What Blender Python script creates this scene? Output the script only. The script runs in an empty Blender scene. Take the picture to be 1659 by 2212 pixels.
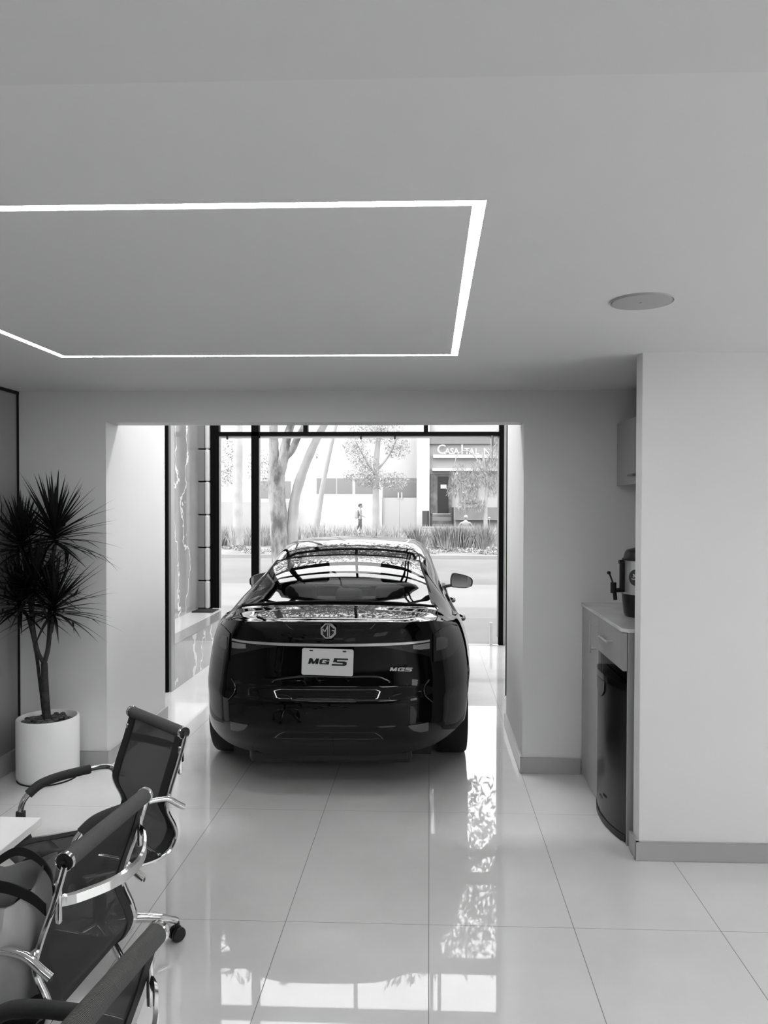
import bpy, bmesh, math, random
import numpy as np
from mathutils import Vector, Matrix, Euler

random.seed(7)
PI = math.pi
SC = bpy.context.scene
COL = SC.collection
H = 1.76

# ------------------------------------------------------------------ camera
cam_d = bpy.data.cameras.new('camera')
cam_d.sensor_width = 36
cam_d.sensor_fit = 'AUTO'
cam_d.lens = 1643.08 * 36 / 2212
cam_d.shift_x = -(868.07 - 829.5) / 2212
cam_d.shift_y = (1117.55 - 1106) / 2212
cam_d.clip_start = 0.05
cam_d.clip_end = 300
cam = bpy.data.objects.new('camera', cam_d)
COL.objects.link(cam)
_r = Vector((0.99932504, 0.03663567, 0.00269964))
_u = Vector((-0.00329461, 0.01618951, 0.99986351))
_d = Vector((-0.03658697, 0.99919754, -0.01629928))
M4 = Matrix((_r, _u, -_d)).transposed().to_4x4()
M4.translation = (0, 0, H)
cam.matrix_world = M4
SC.camera = cam

# ------------------------------------------------------------------ world, sun, exposure
SC.view_settings.view_transform = 'Standard'
SC.view_settings.look = 'None'
SC.view_settings.exposure = 0.0
SC.view_settings.gamma = 1.0
SC.view_settings.use_curve_mapping = False
SC.cycles.caustics_reflective = False
SC.cycles.caustics_refractive = False
W = bpy.data.worlds.new('sky')
SC.world = W
W.use_nodes = True
W.node_tree.nodes['Background'].inputs[0].default_value = (1, 1, 1, 1)
SKY = 5.0
W.node_tree.nodes['Background'].inputs[1].default_value = SKY
sun_d = bpy.data.lights.new('sun', 'SUN')
sun_d.energy = 3.0
sun_d.angle = math.radians(2)
sun = bpy.data.objects.new('sun', sun_d)
sun.rotation_euler = Euler((math.radians(38), 0, math.radians(-62)))
COL.objects.link(sun)

def area(name, loc, rot, sx, sy, power):
    d = bpy.data.lights.new(name, 'AREA')
    d.shape = 'RECTANGLE'; d.size = sx; d.size_y = sy; d.energy = power
    o = bpy.data.objects.new(name, d)
    o.location = loc; o.rotation_euler = rot
    COL.objects.link(o)
    return o
LED_EMIT = 43.0          # glow of the ceiling LED profiles
area('rear_fill', (1.7, -1.0, 2.42), (0, 0, 0), 1.6, 1.6, 84)  # unseen fill light added behind the camera to brighten pillar and ceiling
area('right_fill', (3.96, 1.9, 1.5), (0, math.radians(90), 0), 1.3, 2.4, 38)  # unseen fill added at the right side for the pillar and ceiling
area('rear_fill', (-1.0, -2.6, 2.42), (0, 0, 0), 1.2, 1.2, 25)  # second added fill, behind the camera on the left
area('hall_fill', (-0.9, 6.9, 5.5), (0, 0, 0), 3.2, 0.3, 215)  # unseen fill added high in the hall to lift the jambs and floor

# ------------------------------------------------------------------ materials
def mat(name, g, rough=0.5, metal=0.0, ior=1.45, coat=0.0, emit=0.0, spec=0.5):
    m = bpy.data.materials.new(name); m.use_nodes = True
    b = m.node_tree.nodes['Principled BSDF']
    b.inputs['Base Color'].default_value = (g, g, g, 1)
    b.inputs['Roughness'].default_value = rough
    b.inputs['Metallic'].default_value = metal
    b.inputs['IOR'].default_value = ior
    b.inputs['Specular IOR Level'].default_value = spec
    b.inputs['Coat Weight'].default_value = coat
    if emit:
        b.inputs['Emission Color'].default_value = (1, 1, 1, 1)
        b.inputs['Emission Strength'].default_value = emit
    return m
class N:
    """tiny node helper on a material"""
    def __init__(s, m):
        s.m = m; s.t = m.node_tree; s.b = s.t.nodes['Principled BSDF']
    def n(s, kind, **kw):
        o = s.t.nodes.new(kind)
        for k, v in kw.items(): setattr(o, k, v)
        return o
    def l(s, a, b): s.t.links.new(a, b)
    def math(s, op, a, b=None, c=None):
        o = s.n('ShaderNodeMath', operation=op)
        for i, v in enumerate((a, b, c)):
            if v is None: continue
            if isinstance(v, (int, float)): o.inputs[i].default_value = v
            else: s.l(v, o.inputs[i])
        return o.outputs[0]
    def coord(s, which='Object'):
        return s.n('ShaderNodeTexCoord').outputs[which]
    def sep(s, v):
        o = s.n('ShaderNodeSeparateXYZ'); s.l(v, o.inputs[0]); return o.outputs
    def noise(s, v, scale, detail=3, rough=0.5):
        o = s.n('ShaderNodeTexNoise'); s.l(v, o.inputs['Vector'])
        o.inputs['Scale'].default_value = scale; o.inputs['Detail'].default_value = detail
        o.inputs['Roughness'].default_value = rough
        return o.outputs['Fac']
    def ramp(s, f, stops):
        o = s.n('ShaderNodeValToRGB'); s.l(f, o.inputs[0])
        e = o.color_ramp.elements
        while len(e) < len(stops): e.new(0.5)
        for q, (p, g) in zip(e, stops):
            q.position = p; q.color = (g, g, g, 1)
        return o.outputs[0]
    def mix(s, f, a, b):
        o = s.n('ShaderNodeMix', data_type='RGBA')
        if isinstance(f, (int, float)): o.inputs[0].default_value = f
        else: s.l(f, o.inputs[0])
        for i, v in ((6, a), (7, b)):
            if isinstance(v, (int, float)): o.inputs[i].default_value = (v, v, v, 1)
            else: s.l(v, o.inputs[i])
        return o.outputs[2]
    def base(s, c): s.l(c, s.b.inputs['Base Color'])
    def bump(s, h, strength=0.3, dist=0.01):
        o = s.n('ShaderNodeBump'); o.inputs['Strength'].default_value = strength
        o.inputs['Distance'].default_value = dist
        s.l(h, o.inputs['Height']); s.l(o.outputs[0], s.b.inputs['Normal'])

def noisy(name, g0, g1, scale, rough=0.6, bump=0.0, detail=4, **kw):
    m = mat(name, g0, rough, **kw); n = N(m); c = n.coord()
    f = n.noise(c, scale, detail)
    n.base(n.ramp(f, [(0.35, g0), (0.65, g1)]))
    if bump: n.bump(f, bump, 0.02)
    return m

M = {}
M['wall'] = noisy('wall_paint', 0.70, 0.73, 1.2, 0.6)
M['ceiling'] = noisy('ceiling_paint', 0.72, 0.74, 0.8, 0.7)
M['darkglass'] = mat('smoked_panel', 0.26, 0.12, 0, 1.7)
M['base'] = noisy('baseboard_tile', 0.36, 0.40, 3, 0.3)
M['black'] = mat('black_metal', 0.003, 0.6, 0, 1.3, spec=0.15)
M['gap'] = mat('shadow_gap', 0.004, 0.9)
M['white'] = mat('white_enamel', 0.62, 0.35)
M['pot'] = mat('white_ceramic', 0.86, 0.3)
M['chrome'] = mat('chrome', 0.75, 0.08, 1.0)
M['steel'] = noisy('brushed_steel', 0.6, 0.7, 6, 0.3, metal=0.75)
M['dark_metal'] = mat('dark_handle_steel', 0.22, 0.3, 1.0)
M['rubber'] = mat('tyre_rubber', 0.006, 0.7)
M['plastic'] = mat('black_plastic', 0.006, 0.35)
M['paint'] = mat('black_car_paint', 0.002, 0.03, 0, 1.36)
M['trim'] = mat('black_gloss_trim', 0.003, 0.12, 0, 1.8)
M['interior'] = mat('car_interior', 0.02, 0.7)
M['lamp'] = mat('tail_lamp_lens', 0.012, 0.1, 0, 1.5)
M['lampin'] = mat('tail_lamp_reflector', 0.075, 0.25, 0, 1.5)
M['lampclear'] = mat('clear_lamp_lens', 0.2, 0.2, 0, 1.5)
M['plate'] = mat('number_plate', 0.50, 0.4)
M['ink'] = mat('black_ink', 0.004, 0.6)
M['fabric_bag'] = noisy('bag_canvas', 0.42, 0.50, 9, 0.85, bump=0.1)
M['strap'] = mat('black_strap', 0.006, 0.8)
M['table'] = mat('white_table_top', 0.88, 0.25)
M['leaf'] = mat('dark_leaf', 0.006, 0.55, spec=0.3)
M['stem'] = noisy('dark_stem', 0.018, 0.045, 30, 0.8, bump=0.3)
M['pebble'] = noisy('dark_pebbles', 0.035, 0.12, 18, 0.5)
M['soil'] = noisy('soil', 0.015, 0.04, 40, 0.9)
M['cab'] = noisy('laminate_cabinet', 0.30, 0.34, 2.5, 0.42)
M['counter'] = noisy('stone_countertop', 0.50, 0.58, 5, 0.14, ior=1.5)
M['fridge'] = mat('black_fridge_door', 0.012, 0.22, 0, 1.5)
M['speaker'] = mat('speaker_grille', 0.42, 0.6)
M['skin'] = mat('skin', 0.22, 0.6)
M['led'] = mat('led_diffuser', 0.8, 0.5, emit=LED_EMIT)

def m_floor():
    m = mat('polished_floor_tiles', 0.4, 0.025, 0, 1.55)
    n = N(m); c = n.coord(); x, y, z = n.sep(c)
    def line(v, off, step, w):
        q = n.math('SUBTRACT', v, off); q = n.math('DIVIDE', q, step)
        q = n.math('FRACT', n.math('ADD', q, 40.5)); q = n.math('ABSOLUTE', n.math('SUBTRACT', q, 0.5))
        return n.math('LESS_THAN', q, w / step / 2)
    lx = line(x, 0.0018, 0.604, 0.0032); ly = line(y, 3.164, 1.17, 0.0024)
    lm = n.math('MAXIMUM', lx, ly)
    f = n.noise(c, 1.6, 5, 0.6)
    tile = n.ramp(f, [(0.3, 0.56), (0.7, 0.64)])
    n.base(n.mix(lm, tile, 0.16))
    n.l(n.math('MULTIPLY_ADD', lm, 0.5, 0.02), n.b.inputs['Roughness'])
    return m
M['floor'] = m_floor()

def m_marble(name='veined_marble', lo=0.27, hi=0.34, vein=0.75, y0=8.45):
    m = mat(name, lo, 0.08, 0, 1.6)
    n = N(m); c = n.coord(); x, y, z = n.sep(c)
    wob = n.noise(c, 1.3, 4, 0.65)
    yy = n.math('ADD', y, n.math('MULTIPLY_ADD', wob, 1.1, -0.55))
    def band(c0, w):
        d = n.math('ABSOLUTE', n.math('SUBTRACT', yy, c0))
        return n.math('LESS_THAN', d, w)
    v = n.math('MAXIMUM', band(y0, 0.045), band(y0 + 0.28, 0.012))
    v = n.math('MAXIMUM', v, band(y0 + 0.62, 0.018)); v = n.math('MAXIMUM', v, band(y0 - 0.7, 0.015))
    b = n.ramp(n.noise(c, 2.2, 5), [(0.3, lo), (0.7, hi)])
    n.base(n.mix(v, b, vein))
    return m
M['marble'] = m_marble()
M['marble2'] = m_marble('veined_marble_plinth', 0.30, 0.40, 0.7, 7.7)

def m_glass(name, tint=0.95, ior=1.5):
    m = bpy.data.materials.new(name); m.use_nodes = True; t = m.node_tree
    t.nodes.clear()
    o = t.nodes.new('ShaderNodeOutputMaterial'); mx = t.nodes.new('ShaderNodeMixShader')
    tr = t.nodes.new('ShaderNodeBsdfTransparent'); gl = t.nodes.new('ShaderNodeBsdfGlossy')
    fr = t.nodes.new('ShaderNodeFresnel')
    ge = t.nodes.new('ShaderNodeNewGeometry'); mr = t.nodes.new('ShaderNodeMapRange')
    mr.inputs[3].default_value = ior; mr.inputs[4].default_value = 1/ior      # thin sheet: same reflectance from both sides
    t.links.new(ge.outputs['Backfacing'], mr.inputs[0]); t.links.new(mr.outputs[0], fr.inputs[0])
    tr.inputs[0].default_value = (tint, tint, tint, 1); gl.inputs['Roughness'].default_value = 0.01
    gl.inputs[0].default_value = (1, 1, 1, 1)
    t.links.new(fr.outputs[0], mx.inputs[0]); t.links.new(tr.outputs[0], mx.inputs[1])
    t.links.new(gl.outputs[0], mx.inputs[2]); t.links.new(mx.outputs[0], o.inputs[0])
    return m
M['glass'] = m_glass('window_glass', 0.985, 1.12)
M['carglass'] = m_glass('car_glass', 0.72, 1.8)
M['sideglass'] = m_glass('tinted_side_glass', 0.35, 1.6)

def m_mesh(name='chair_mesh', g0=0.035, g1=0.085, alpha=0.93, scale=110.0, axis='Y'):
    m = mat(name, g0, 0.75); n = N(m)
    w = n.n('ShaderNodeTexWave', bands_direction=axis); w.inputs['Scale'].default_value = scale
    n.l(n.coord(), w.inputs['Vector'])
    c = n.mix(w.outputs['Fac'], g0, g1)
    n.base(c); n.bump(w.outputs['Fac'], 0.5, 0.003)
    n.b.inputs['Alpha'].default_value = alpha
    return m
M['mesh'] = m_mesh('chair_mesh', 0.042, 0.075, 0.94, 300, 'Y')
M['mesh'].node_tree.nodes['Principled BSDF'].inputs['Specular IOR Level'].default_value = 0.05
M['mesh'].node_tree.nodes['Principled BSDF'].inputs['Roughness'].default_value = 0.95
M['rib'] = m_mesh('ribbed_sleeve', 0.02, 0.13, 1.0, 105, 'Y')
M['sleeve'] = m_mesh('arm_sleeve_fabric', 0.02, 0.055, 1.0, 150, 'X')
M['hem'] = mat('mesh_edge_binding', 0.014, 0.7)

# outdoors
M['street'] = noisy('asphalt', 0.120, 0.135, 0.6, 0.9)
M['walk'] = noisy('pale_concrete', 0.165, 0.190, 0.5, 0.85)
M['plaza'] = noisy('sidewalk_concrete', 0.145, 0.165, 0.8, 0.85)
M['fac'] = noisy('white_facade', 0.360, 0.395, 0.4, 0.9)
M['fac2'] = noisy('pale_grey_facade', 0.280, 0.310, 0.5, 0.9)
M['stone'] = noisy('grey_planter_wall', 0.140, 0.175, 0.9, 0.9)
M['steps'] = noisy('dark_step_stone', 0.060, 0.120, 2, 0.8)
M['win'] = mat('far_window_glass', 0.170, 0.4)
M['doorwin'] = mat('dark_doorway', 0.010, 0.4)
M['fence'] = mat('pale_panel_gate', 0.290, 0.7)
M['leafy'] = noisy('tree_leaves', 0.150, 0.300, 1.5, 0.8)
M['leafpale'] = noisy('pale_tree_leaves', 0.220, 0.360, 1.0, 0.8)
M['leafdark'] = noisy('dense_tree_leaves', 0.20, 0.36, 1.2, 0.8)
M['grass'] = noisy('blade_leaves', 0.20, 0.38, 2.5, 0.8)
M['grassdark'] = noisy('dark_blade_leaves', 0.11, 0.26, 2.5, 0.8)
M['cover'] = noisy('ground_cover', 0.140, 0.360, 3.0, 0.9)
M['bench'] = mat('bench_slats', 0.280, 0.7)
M['benchd'] = mat('bench_frame', 0.100, 0.6)
M['cloth1'] = mat('light_jacket', 0.220, 0.8)
M['cloth2'] = mat('dark_trousers', 0.070, 0.8)
M['bagout'] = mat('backpack_cloth', 0.280, 0.8)
M['hair'] = mat('dark_hair', 0.060, 0.8)
M['trunkpale'] = noisy('pale_bark', 0.280, 0.360, 2.0, 0.9)
M['trunkmid'] = noisy('thin_tree_bark', 0.240, 0.280, 2.0, 0.9)
def m_bark():
    m = mat('mottled_bark', 0.3, 0.9); n = N(m)
    mp = n.n('ShaderNodeMapping'); n.l(n.coord(), mp.inputs[0]); mp.inputs['Scale'].default_value = (1, 1, 0.35)
    f = n.noise(mp.outputs[0], 3.0, 5, 0.65)
    n.base(n.ramp(f, [(0.38, 0.10), (0.46, 0.19), (0.55, 0.30)])); n.bump(f, 0.4, 0.03)
    return m
M['bark'] = m_bark()

# ------------------------------------------------------------------ mesh building
class MB:
    def __init__(s): s.v = []; s.f = []
    def add(s, vs, fs):
        k = len(s.v); s.v += [tuple(v) for v in vs]; s.f += [tuple(i + k for i in f) for f in fs]; return s
    def box(s, x0, x1, y0, y1, z0, z1):
        v = [(x, y, z) for x in (x0, x1) for y in (y0, y1) for z in (z0, z1)]
        f = [(0, 1, 3, 2), (4, 6, 7, 5), (0, 4, 5, 1), (2, 3, 7, 6), (0, 2, 6, 4), (1, 5, 7, 3)]
        return s.add(v, f)
    def obox(s, c, dx, dy, dz, rot):
        b = MB().box(-dx/2, dx/2, -dy/2, dy/2, -dz/2, dz/2)
        R = Euler(rot).to_matrix()
        return s.add([tuple(R @ Vector(v) + Vector(c)) for v in b.v], b.f)
    def tube(s, pts, r, n=10, caps=True, flat=1.0):
        pts = [Vector(p) for p in pts]; m = len(pts)
        rr = r if isinstance(r, (list, tuple)) else [r] * m
        T = []
        for i in range(m):
            a = pts[max(i-1, 0)]; b = pts[min(i+1, m-1)]
            t = (b - a); T.append(t.normalized() if t.length > 1e-9 else Vector((0, 0, 1)))
        up = Vector((0, 0, 1)) if abs(T[0].z) < 0.9 else Vector((0, 1, 0))
        nrm = (up - T[0] * up.dot(T[0])).normalized()
        vs = []
        for i in range(m):
            nrm = nrm - T[i] * nrm.dot(T[i])
            nrm = nrm.normalized() if nrm.length > 1e-6 else T[i].orthogonal().normalized()
            bn = T[i].cross(nrm)
            for j in range(n):
                a = 2 * PI * j / n
                vs.append(pts[i] + nrm * (math.cos(a) * rr[i]) + bn * (math.sin(a) * rr[i] * flat))
        fs = [(i*n+j, i*n+(j+1) % n, (i+1)*n+(j+1) % n, (i+1)*n+j) for i in range(m-1) for j in range(n)]
        if caps: fs += [tuple(range(n))[::-1], tuple((m-1)*n + j for j in range(n))]
        return s.add(vs, fs)
    def lathe(s, prof, c=(0, 0, 0), n=32, axis='z', a0=0, a1=2*PI):
        full = abs(a1 - a0 - 2*PI) < 1e-6; k = n if full else n + 1
        vs = []
        for r, h in prof:
            for j in range(k):
                a = a0 + (a1 - a0) * j / n
                x, y = r * math.cos(a), r * math.sin(a)
                p = (x, y, h) if axis == 'z' else ((h, x, y) if axis == 'x' else (x, h, y))
                vs.append((p[0]+c[0], p[1]+c[1], p[2]+c[2]))
        fs = []
        for i in range(len(prof)-1):
            for j in range(n):
                j2 = (j+1) % k
                fs.append((i*k+j, i*k+j2, (i+1)*k+j2, (i+1)*k+j))
        return s.add(vs, fs)
    def prism(s, poly, h, T=None):
        """poly in local xy, extruded along local z by h, then placed by matrix T"""
        n = len(poly); vs = [(x, y, 0) for x, y in poly] + [(x, y, h) for x, y in poly]
        fs = [tuple(range(n))[::-1], tuple(range(n, 2*n))] + [(i, (i+1) % n, n+(i+1) % n, n+i) for i in range(n)]
        if T is not None: vs = [tuple(T @ Vector(v)) for v in vs]
        return s.add(vs, fs)
    def grid(s, rows, closed=False):
        k = len(rows[0]); vs = [p for r in rows for p in r]
        fs = [(i*k+j, i*k+j+1, (i+1)*k+j+1, (i+1)*k+j) for i in range(len(rows)-1) for j in range(k-1)]
        if closed: fs += [(i*k+k-1, i*k, (i+1)*k, (i+1)*k+k-1) for i in range(len(rows)-1)]
        return s.add(vs, fs)
    def ellipsoid(s, c, rx, ry, rz, n=12, m=8):
        rows = []
        for i in range(m+1):
            t = PI * i / m
            rows.append([(c[0]+rx*math.sin(t)*math.cos(2*PI*j/n), c[1]+ry*math.sin(t)*math.sin(2*PI*j/n), c[2]+rz*math.cos(t)) for j in range(n)])
        return s.grid(rows, True)
    def build(s, name, m, parent=None, world=True, smooth=False, bevel=0.0, seg=2, angle=40):
        me = bpy.data.meshes.new(name)
        vs = s.v
        if parent is not None and world:
            L = parent_loc(parent); vs = [(v[0]-L[0], v[1]-L[1], v[2]-L[2]) for v in vs]
        me.from_pydata(vs, [], s.f)
        bm = bmesh.new(); bm.from_mesh(me)
        bmesh.ops.remove_doubles(bm, verts=bm.verts, dist=1e-5)
        bmesh.ops.recalc_face_normals(bm, faces=bm.faces)
        bm.to_mesh(me); bm.free()
        me.materials.append(m if not isinstance(m, str) else M[m])
        o = bpy.data.objects.new(name, me); COL.objects.link(o)
        if parent is not None: o.parent = parent
        if smooth:
            for p in me.polygons: p.use_smooth = True
            try: me.set_sharp_from_angle(angle=math.radians(angle))
            except Exception: pass
        if bevel:
            b = o.modifiers.new('bevel', 'BEVEL'); b.width = bevel; b.segments = seg
            b.limit_method = 'ANGLE'; b.angle_limit = math.radians(35)
            for p in me.polygons: p.use_smooth = True
            try: me.set_sharp_from_angle(angle=math.radians(35))
            except Exception: pass
        return o
def parent_loc(o):
    L = Vector((0, 0, 0))
    while o is not None:
        L += o.location; o = o.parent
    return L
def tag(o, label=None, cat=None, group=None, kind=None):
    if label: o['label'] = label
    if cat: o['category'] = cat
    if group: o['group'] = group
    if kind: o['kind'] = kind
    return o
def thing(name, label, cat, loc=(0, 0, 0), rz=0, group=None):
    o = bpy.data.objects.new(name, None); COL.objects.link(o)
    o.empty_display_size = 0.1; o.location = loc; o.rotation_euler = (0, 0, rz)
    return tag(o, label, cat, group)
def struct(name, mb, m, label=None, cat=None, **kw):
    o = mb.build(name, m, None, **kw); o['kind'] = 'structure'
    return tag(o, label, cat)
def bezier(pts, n=8):
    """Catmull-Rom through the points"""
    P = [Vector(p) for p in pts]; out = []
    for i in range(len(P)-1):
        p0 = P[max(i-1, 0)]; p1 = P[i]; p2 = P[i+1]; p3 = P[min(i+2, len(P)-1)]
        for k in range(n):
            t = k / n
            out.append(0.5*((2*p1)+(p2-p0)*t+(2*p0-5*p1+4*p2-p3)*t*t+(3*p1-p0-3*p2+p3)*t**3))
    out.append(P[-1]); return out
def interp(x, tab):
    if x <= tab[0][0]: return tab[0][1]
    for (a, b), (c, d) in zip(tab, tab[1:]):
        if x <= c: return b + (d-b)*(x-a)/(c-a)
    return tab[-1][1]
def sinterp(x, tab):
    """monotone-ish smooth interpolation"""
    xs = [t[0] for t in tab]; ys = [t[1] for t in tab]; n = len(xs)
    if x <= xs[0]: return ys[0]
    if x >= xs[-1]: return ys[-1]
    i = max(k for k in range(n-1) if xs[k] <= x)
    def sl(k):
        if k <= 0 or k >= n-1: return (ys[min(k+1, n-1)]-ys[max(k-1, 0)])/(xs[min(k+1, n-1)]-xs[max(k-1, 0)])
        a = (ys[k]-ys[k-1])/(xs[k]-xs[k-1]); b = (ys[k+1]-ys[k])/(xs[k+1]-xs[k])
        return 0 if a*b <= 0 else 2*a*b/(a+b)
    h = xs[i+1]-xs[i]; t = (x-xs[i])/h; m0, m1 = sl(i)*h, sl(i+1)*h
    return (2*t**3-3*t**2+1)*ys[i]+(t**3-2*t**2+t)*m0+(-2*t**3+3*t**2)*ys[i+1]+(t**3-t**2)*m1
def text(name, body, size, m, T, parent, extrude=0.001, xs=1.0, shear=0.0, bold=0.0, align='CENTER', label=None):
    c = bpy.data.curves.new(name, 'FONT'); c.body = body; c.size = size; c.extrude = extrude
    c.offset = bold; c.shear = shear; c.align_x = align; c.align_y = 'CENTER'; c.resolution_u = 3
    tmp = bpy.data.objects.new(name+'_tmp', c); COL.objects.link(tmp)
    dg = bpy.context.evaluated_depsgraph_get()
    me = bpy.data.meshes.new_from_object(tmp.evaluated_get(dg))
    bpy.data.objects.remove(tmp); bpy.data.curves.remove(c)
    me.transform(T @ Matrix.Diagonal((xs, 1, 1, 1)))
    me.materials.clear(); me.materials.append(M[m])
    o = bpy.data.objects.new(name, me); COL.objects.link(o); o.parent = parent
    if label: o['label'] = label
    return o

# ================================================================== SETTING
HC = 2.511; FW = 5.005; XL = -2.16; XR = 0.614; ZO = 2.305
LW = -2.76
struct('floor', MB().box(LW-0.3, 4.0, -5.2, 9.56, -0.1, 0.0), 'floor')
# ceiling with a recessed LED profile square
A, B, Y1, Y2, hw = 0.121, -1.872, 1.909, 3.826, 0.0165
cb = MB()
def ceil_piece(x0, x1, y0, y1): cb.box(x0, x1, y0, y1, HC, HC+0.12)
ceil_piece(LW-0.3, 4.0, 1.241, Y1-hw); ceil_piece(LW-0.3, 4.0, Y2+hw, 5.3)
ceil_piece(LW-0.3, B-hw, Y1-hw, Y2+hw); ceil_piece(A+hw, 4.0, Y1-hw, Y2+hw)
ceil_piece(B+hw, A-hw, Y1+hw, Y2-hw)
struct('ceiling', cb, 'ceiling')
struct('trim_ceiling_beam', MB().box(LW-0.3, 4.0, -5.2, 1.241, 2.45, HC+0.12), mat('beam_paint', 0.69, 0.7))
# walls of the showroom
struct('wall_front', MB().box(LW-0.3, XL, FW, 6.13, 0, 3.0).box(XR, 4.0, FW, 6.055, 0, 3.0)
       .box(XL, XR, FW, FW+0.2, ZO, 3.0), 'wall')
struct('wall_left', MB().box(LW-0.1, LW, -5.2, FW, 0.13, HC-0.012), 'darkglass')
struct('trim_1', MB().box(LW, LW+0.012, -5.2, FW-0.001, HC-0.02, HC-0.001).box(LW, LW+0.010, FW-0.012, FW-0.001, 0.13, HC-0.02), 'gap')
struct('baseboard_left', MB().box(LW-0.1, LW+0.02, -5.2, FW-0.02, 0, 0.13), 'base')
struct('wall_right', MB().box(1.043, 4.0, 3.797, 3.90, 0, HC+0.1), 'wall', bevel=0.004)
struct('wall_kitchen', MB().box(1.62, 1.72, 3.90, FW, 0, HC+0.1), 'wall')
struct('wall_side', MB().box(4.0, 4.1, -5.2, 3.9, 0, 2.7), 'wall')
struct('wall_back', MB().box(LW-0.3, 4.1, -5.3, -5.2, 0, 2.7), mat('back_wall_dark', 0.08, 0.8))
bb = 0.017
struct('baseboard_front', MB().box(LW, XL+bb, FW-bb, FW, 0, 0.104).box(XL, XL+bb, FW-bb, 6.15, 0, 0.104)
       .box(XR-bb, 0.993, FW-bb, FW, 0, 0.104).box(XR-bb, XR, FW-bb, 6.07, 0, 0.104), 'base', bevel=0.0015, seg=1)
struct('baseboard_right', MB().box(1.043-bb, 4.0, 3.797-bb, 3.797, 0, 0.094).box(1.043-bb, 1.043, 3.797-bb, 3.915, 0, 0.094), 'base', bevel=0.0015, seg=1)
# entrance hall beyond the opening
struct('wall_hall_left', MB().box(-3.1, -2.47, 6.13, 7.11, 0, 5.6).box(-3.1, -2.95, 7.11, 9.55, 0, 5.6), 'wall')
struct('wall_hall_right', MB().box(0.95, 1.1, 6.055, 9.6, 0, 5.6), 'wall')
struct('ceiling_hall', MB().box(-3.1, 1.1, 5.2, 9.75, 5.6, 5.7), 'ceiling')
struct('wall_hall_front', MB().box(-3.1, 1.1, 5.1, 5.2, 2.99, 5.6), 'wall')
struct('wall_marble', MB().box(-2.96, -2.93, 7.11, 9.55, 0.43, 5.6), 'marble')
struct('trim_2', MB().box(-2.462, -2.438, 7.0, 7.022, 0, 4.99), 'black')
struct('trim_3', MB().box(0.705, 0.73, 7.03, 7.055, 0, 4.99).box(0.73, 0.95, 7.035, 7.05, 0, 4.99), 'black')
struct('trim_4', MB().box(-2.50, -2.415, 7.022, 7.12, 0, 4.99), mat('grey_end_panel', 0.30, 0.35))
# display ledge clad in veined marble
struct('trim_5', MB().box(-2.93, -2.415, 7.12, 9.50, 0, 0.425), 'marble2')
struct('trim_6', MB().box(-2.93, -2.60, 7.12, 9.50, 0.425, 0.440), mat('white_ledge_top', 0.62, 0.12))
lgt = MB().box(-2.60, -2.412, 7.12, 9.50, 0.425, 0.437)
struct('trim_7', lgt, mat('grey_ledge_top', 0.30, 0.08, ior=1.6))
struct('trim_8', MB().box(-2.90, -2.64, 9.16, 9.44, 0.440, 0.452), mat('dark_ledge_grate', 0.01, 0.9))
# clad column beside the shop window
cl = MB(); cw = MB(); js = [0.44, 0.794, 1.214, 1.628, 2.047, 2.459, 2.873, 3.287, 3.70, 4.115, 4.53, 4.95, 5.36]
for z0, z1 in zip(js, js[1:]):
    cl.box(-3.0, -2.842, 9.52, 9.60, z0+0.008, z1-0.008)
    cw.box(-2.839, -2.785, 9.50, 9.60, z0+0.003, z1-0.003)
struct('wall_column_grey', cl, mat('column_grey_panel', 0.22, 0.25), bevel=0.006)
struct('wall_column_white', cw, 'white', bevel=0.02, seg=3)
struct('wall_column_core', MB().box(-3.1, -2.785, 9.56, 9.66, 0, 5.6), 'gap')

# shop window: posts, transoms, panes
w1 = thing('window_1', None, None, (-0.9, 9.6, 0)); w1['kind'] = 'structure'
fr = 9.57, 9.66
def post(x0, x1, z0, z1, nm='post'): return MB().box(x0, x1, fr[0], fr[1], z0, z1).build(nm, 'black', w1)
post(-2.785, -2.678, 0.44, 5.6); post(-2.262, -2.167, 0, 5.6); post(0.868, 0.926, 0, 5.6)
for z0, z1 in ((2.629, 2.680), (2.92, 3.04), (4.03, 4.19), (4.72, 4.86), (5.45, 5.6)):
    post(-2.678, 0.868, z0, z1, 'transom')
post(-1.60, -1.545, 2.68, 2.92, 'mullion'); post(-0.078, -0.025, 2.68, 2.92, 'mullion')
for xa in (-0.95, 0.02, 0.12):
    post(xa, xa+0.045, 3.04, 5.45, 'mullion')
MB().box(-2.17, 0.87, 9.56, 9.62, 0.0, 0.006).build('threshold', 'steel', w1)
for x0, x1, z0, z1 in ((-2.678, -2.262, 0.44, 2.629), (-2.678, -2.167, 2.68, 2.92), (-2.167, 0.868, 2.68, 2.92),
                       (-2.678, 0.868, 3.04, 4.03), (-2.678, 0.868, 4.19, 4.72), (-2.678, 0.868, 4.86, 5.45), (-2.167, 0.868, 0.01, 2.629)):
    MB().box(x0, x1, 9.612, 9.620, z0, z1).build('pane', 'glass', w1)
MB().box(-2.678, -2.655, 9.585, 9.61, 0.44, 2.629).box(-2.167, -2.15, 9.585, 9.61, 0, 2.629).box(0.85, 0.868, 9.585, 9.61, 0.1, 2.629)\
    .box(-2.655, 0.86, 9.585, 9.61, 2.60, 2.629).build('pane_edge', mat('aluminium_edge', 0.4, 0.3), w1)
for x in (-2.57, -2.214+0.0, -0.87, -0.442):
    if x > -2.2 or x < -2.3:
        MB().box(x-0.010, x+0.010, 9.57, 9.60, 2.585, 2.629).build('clip', 'plastic', w1)
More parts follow.
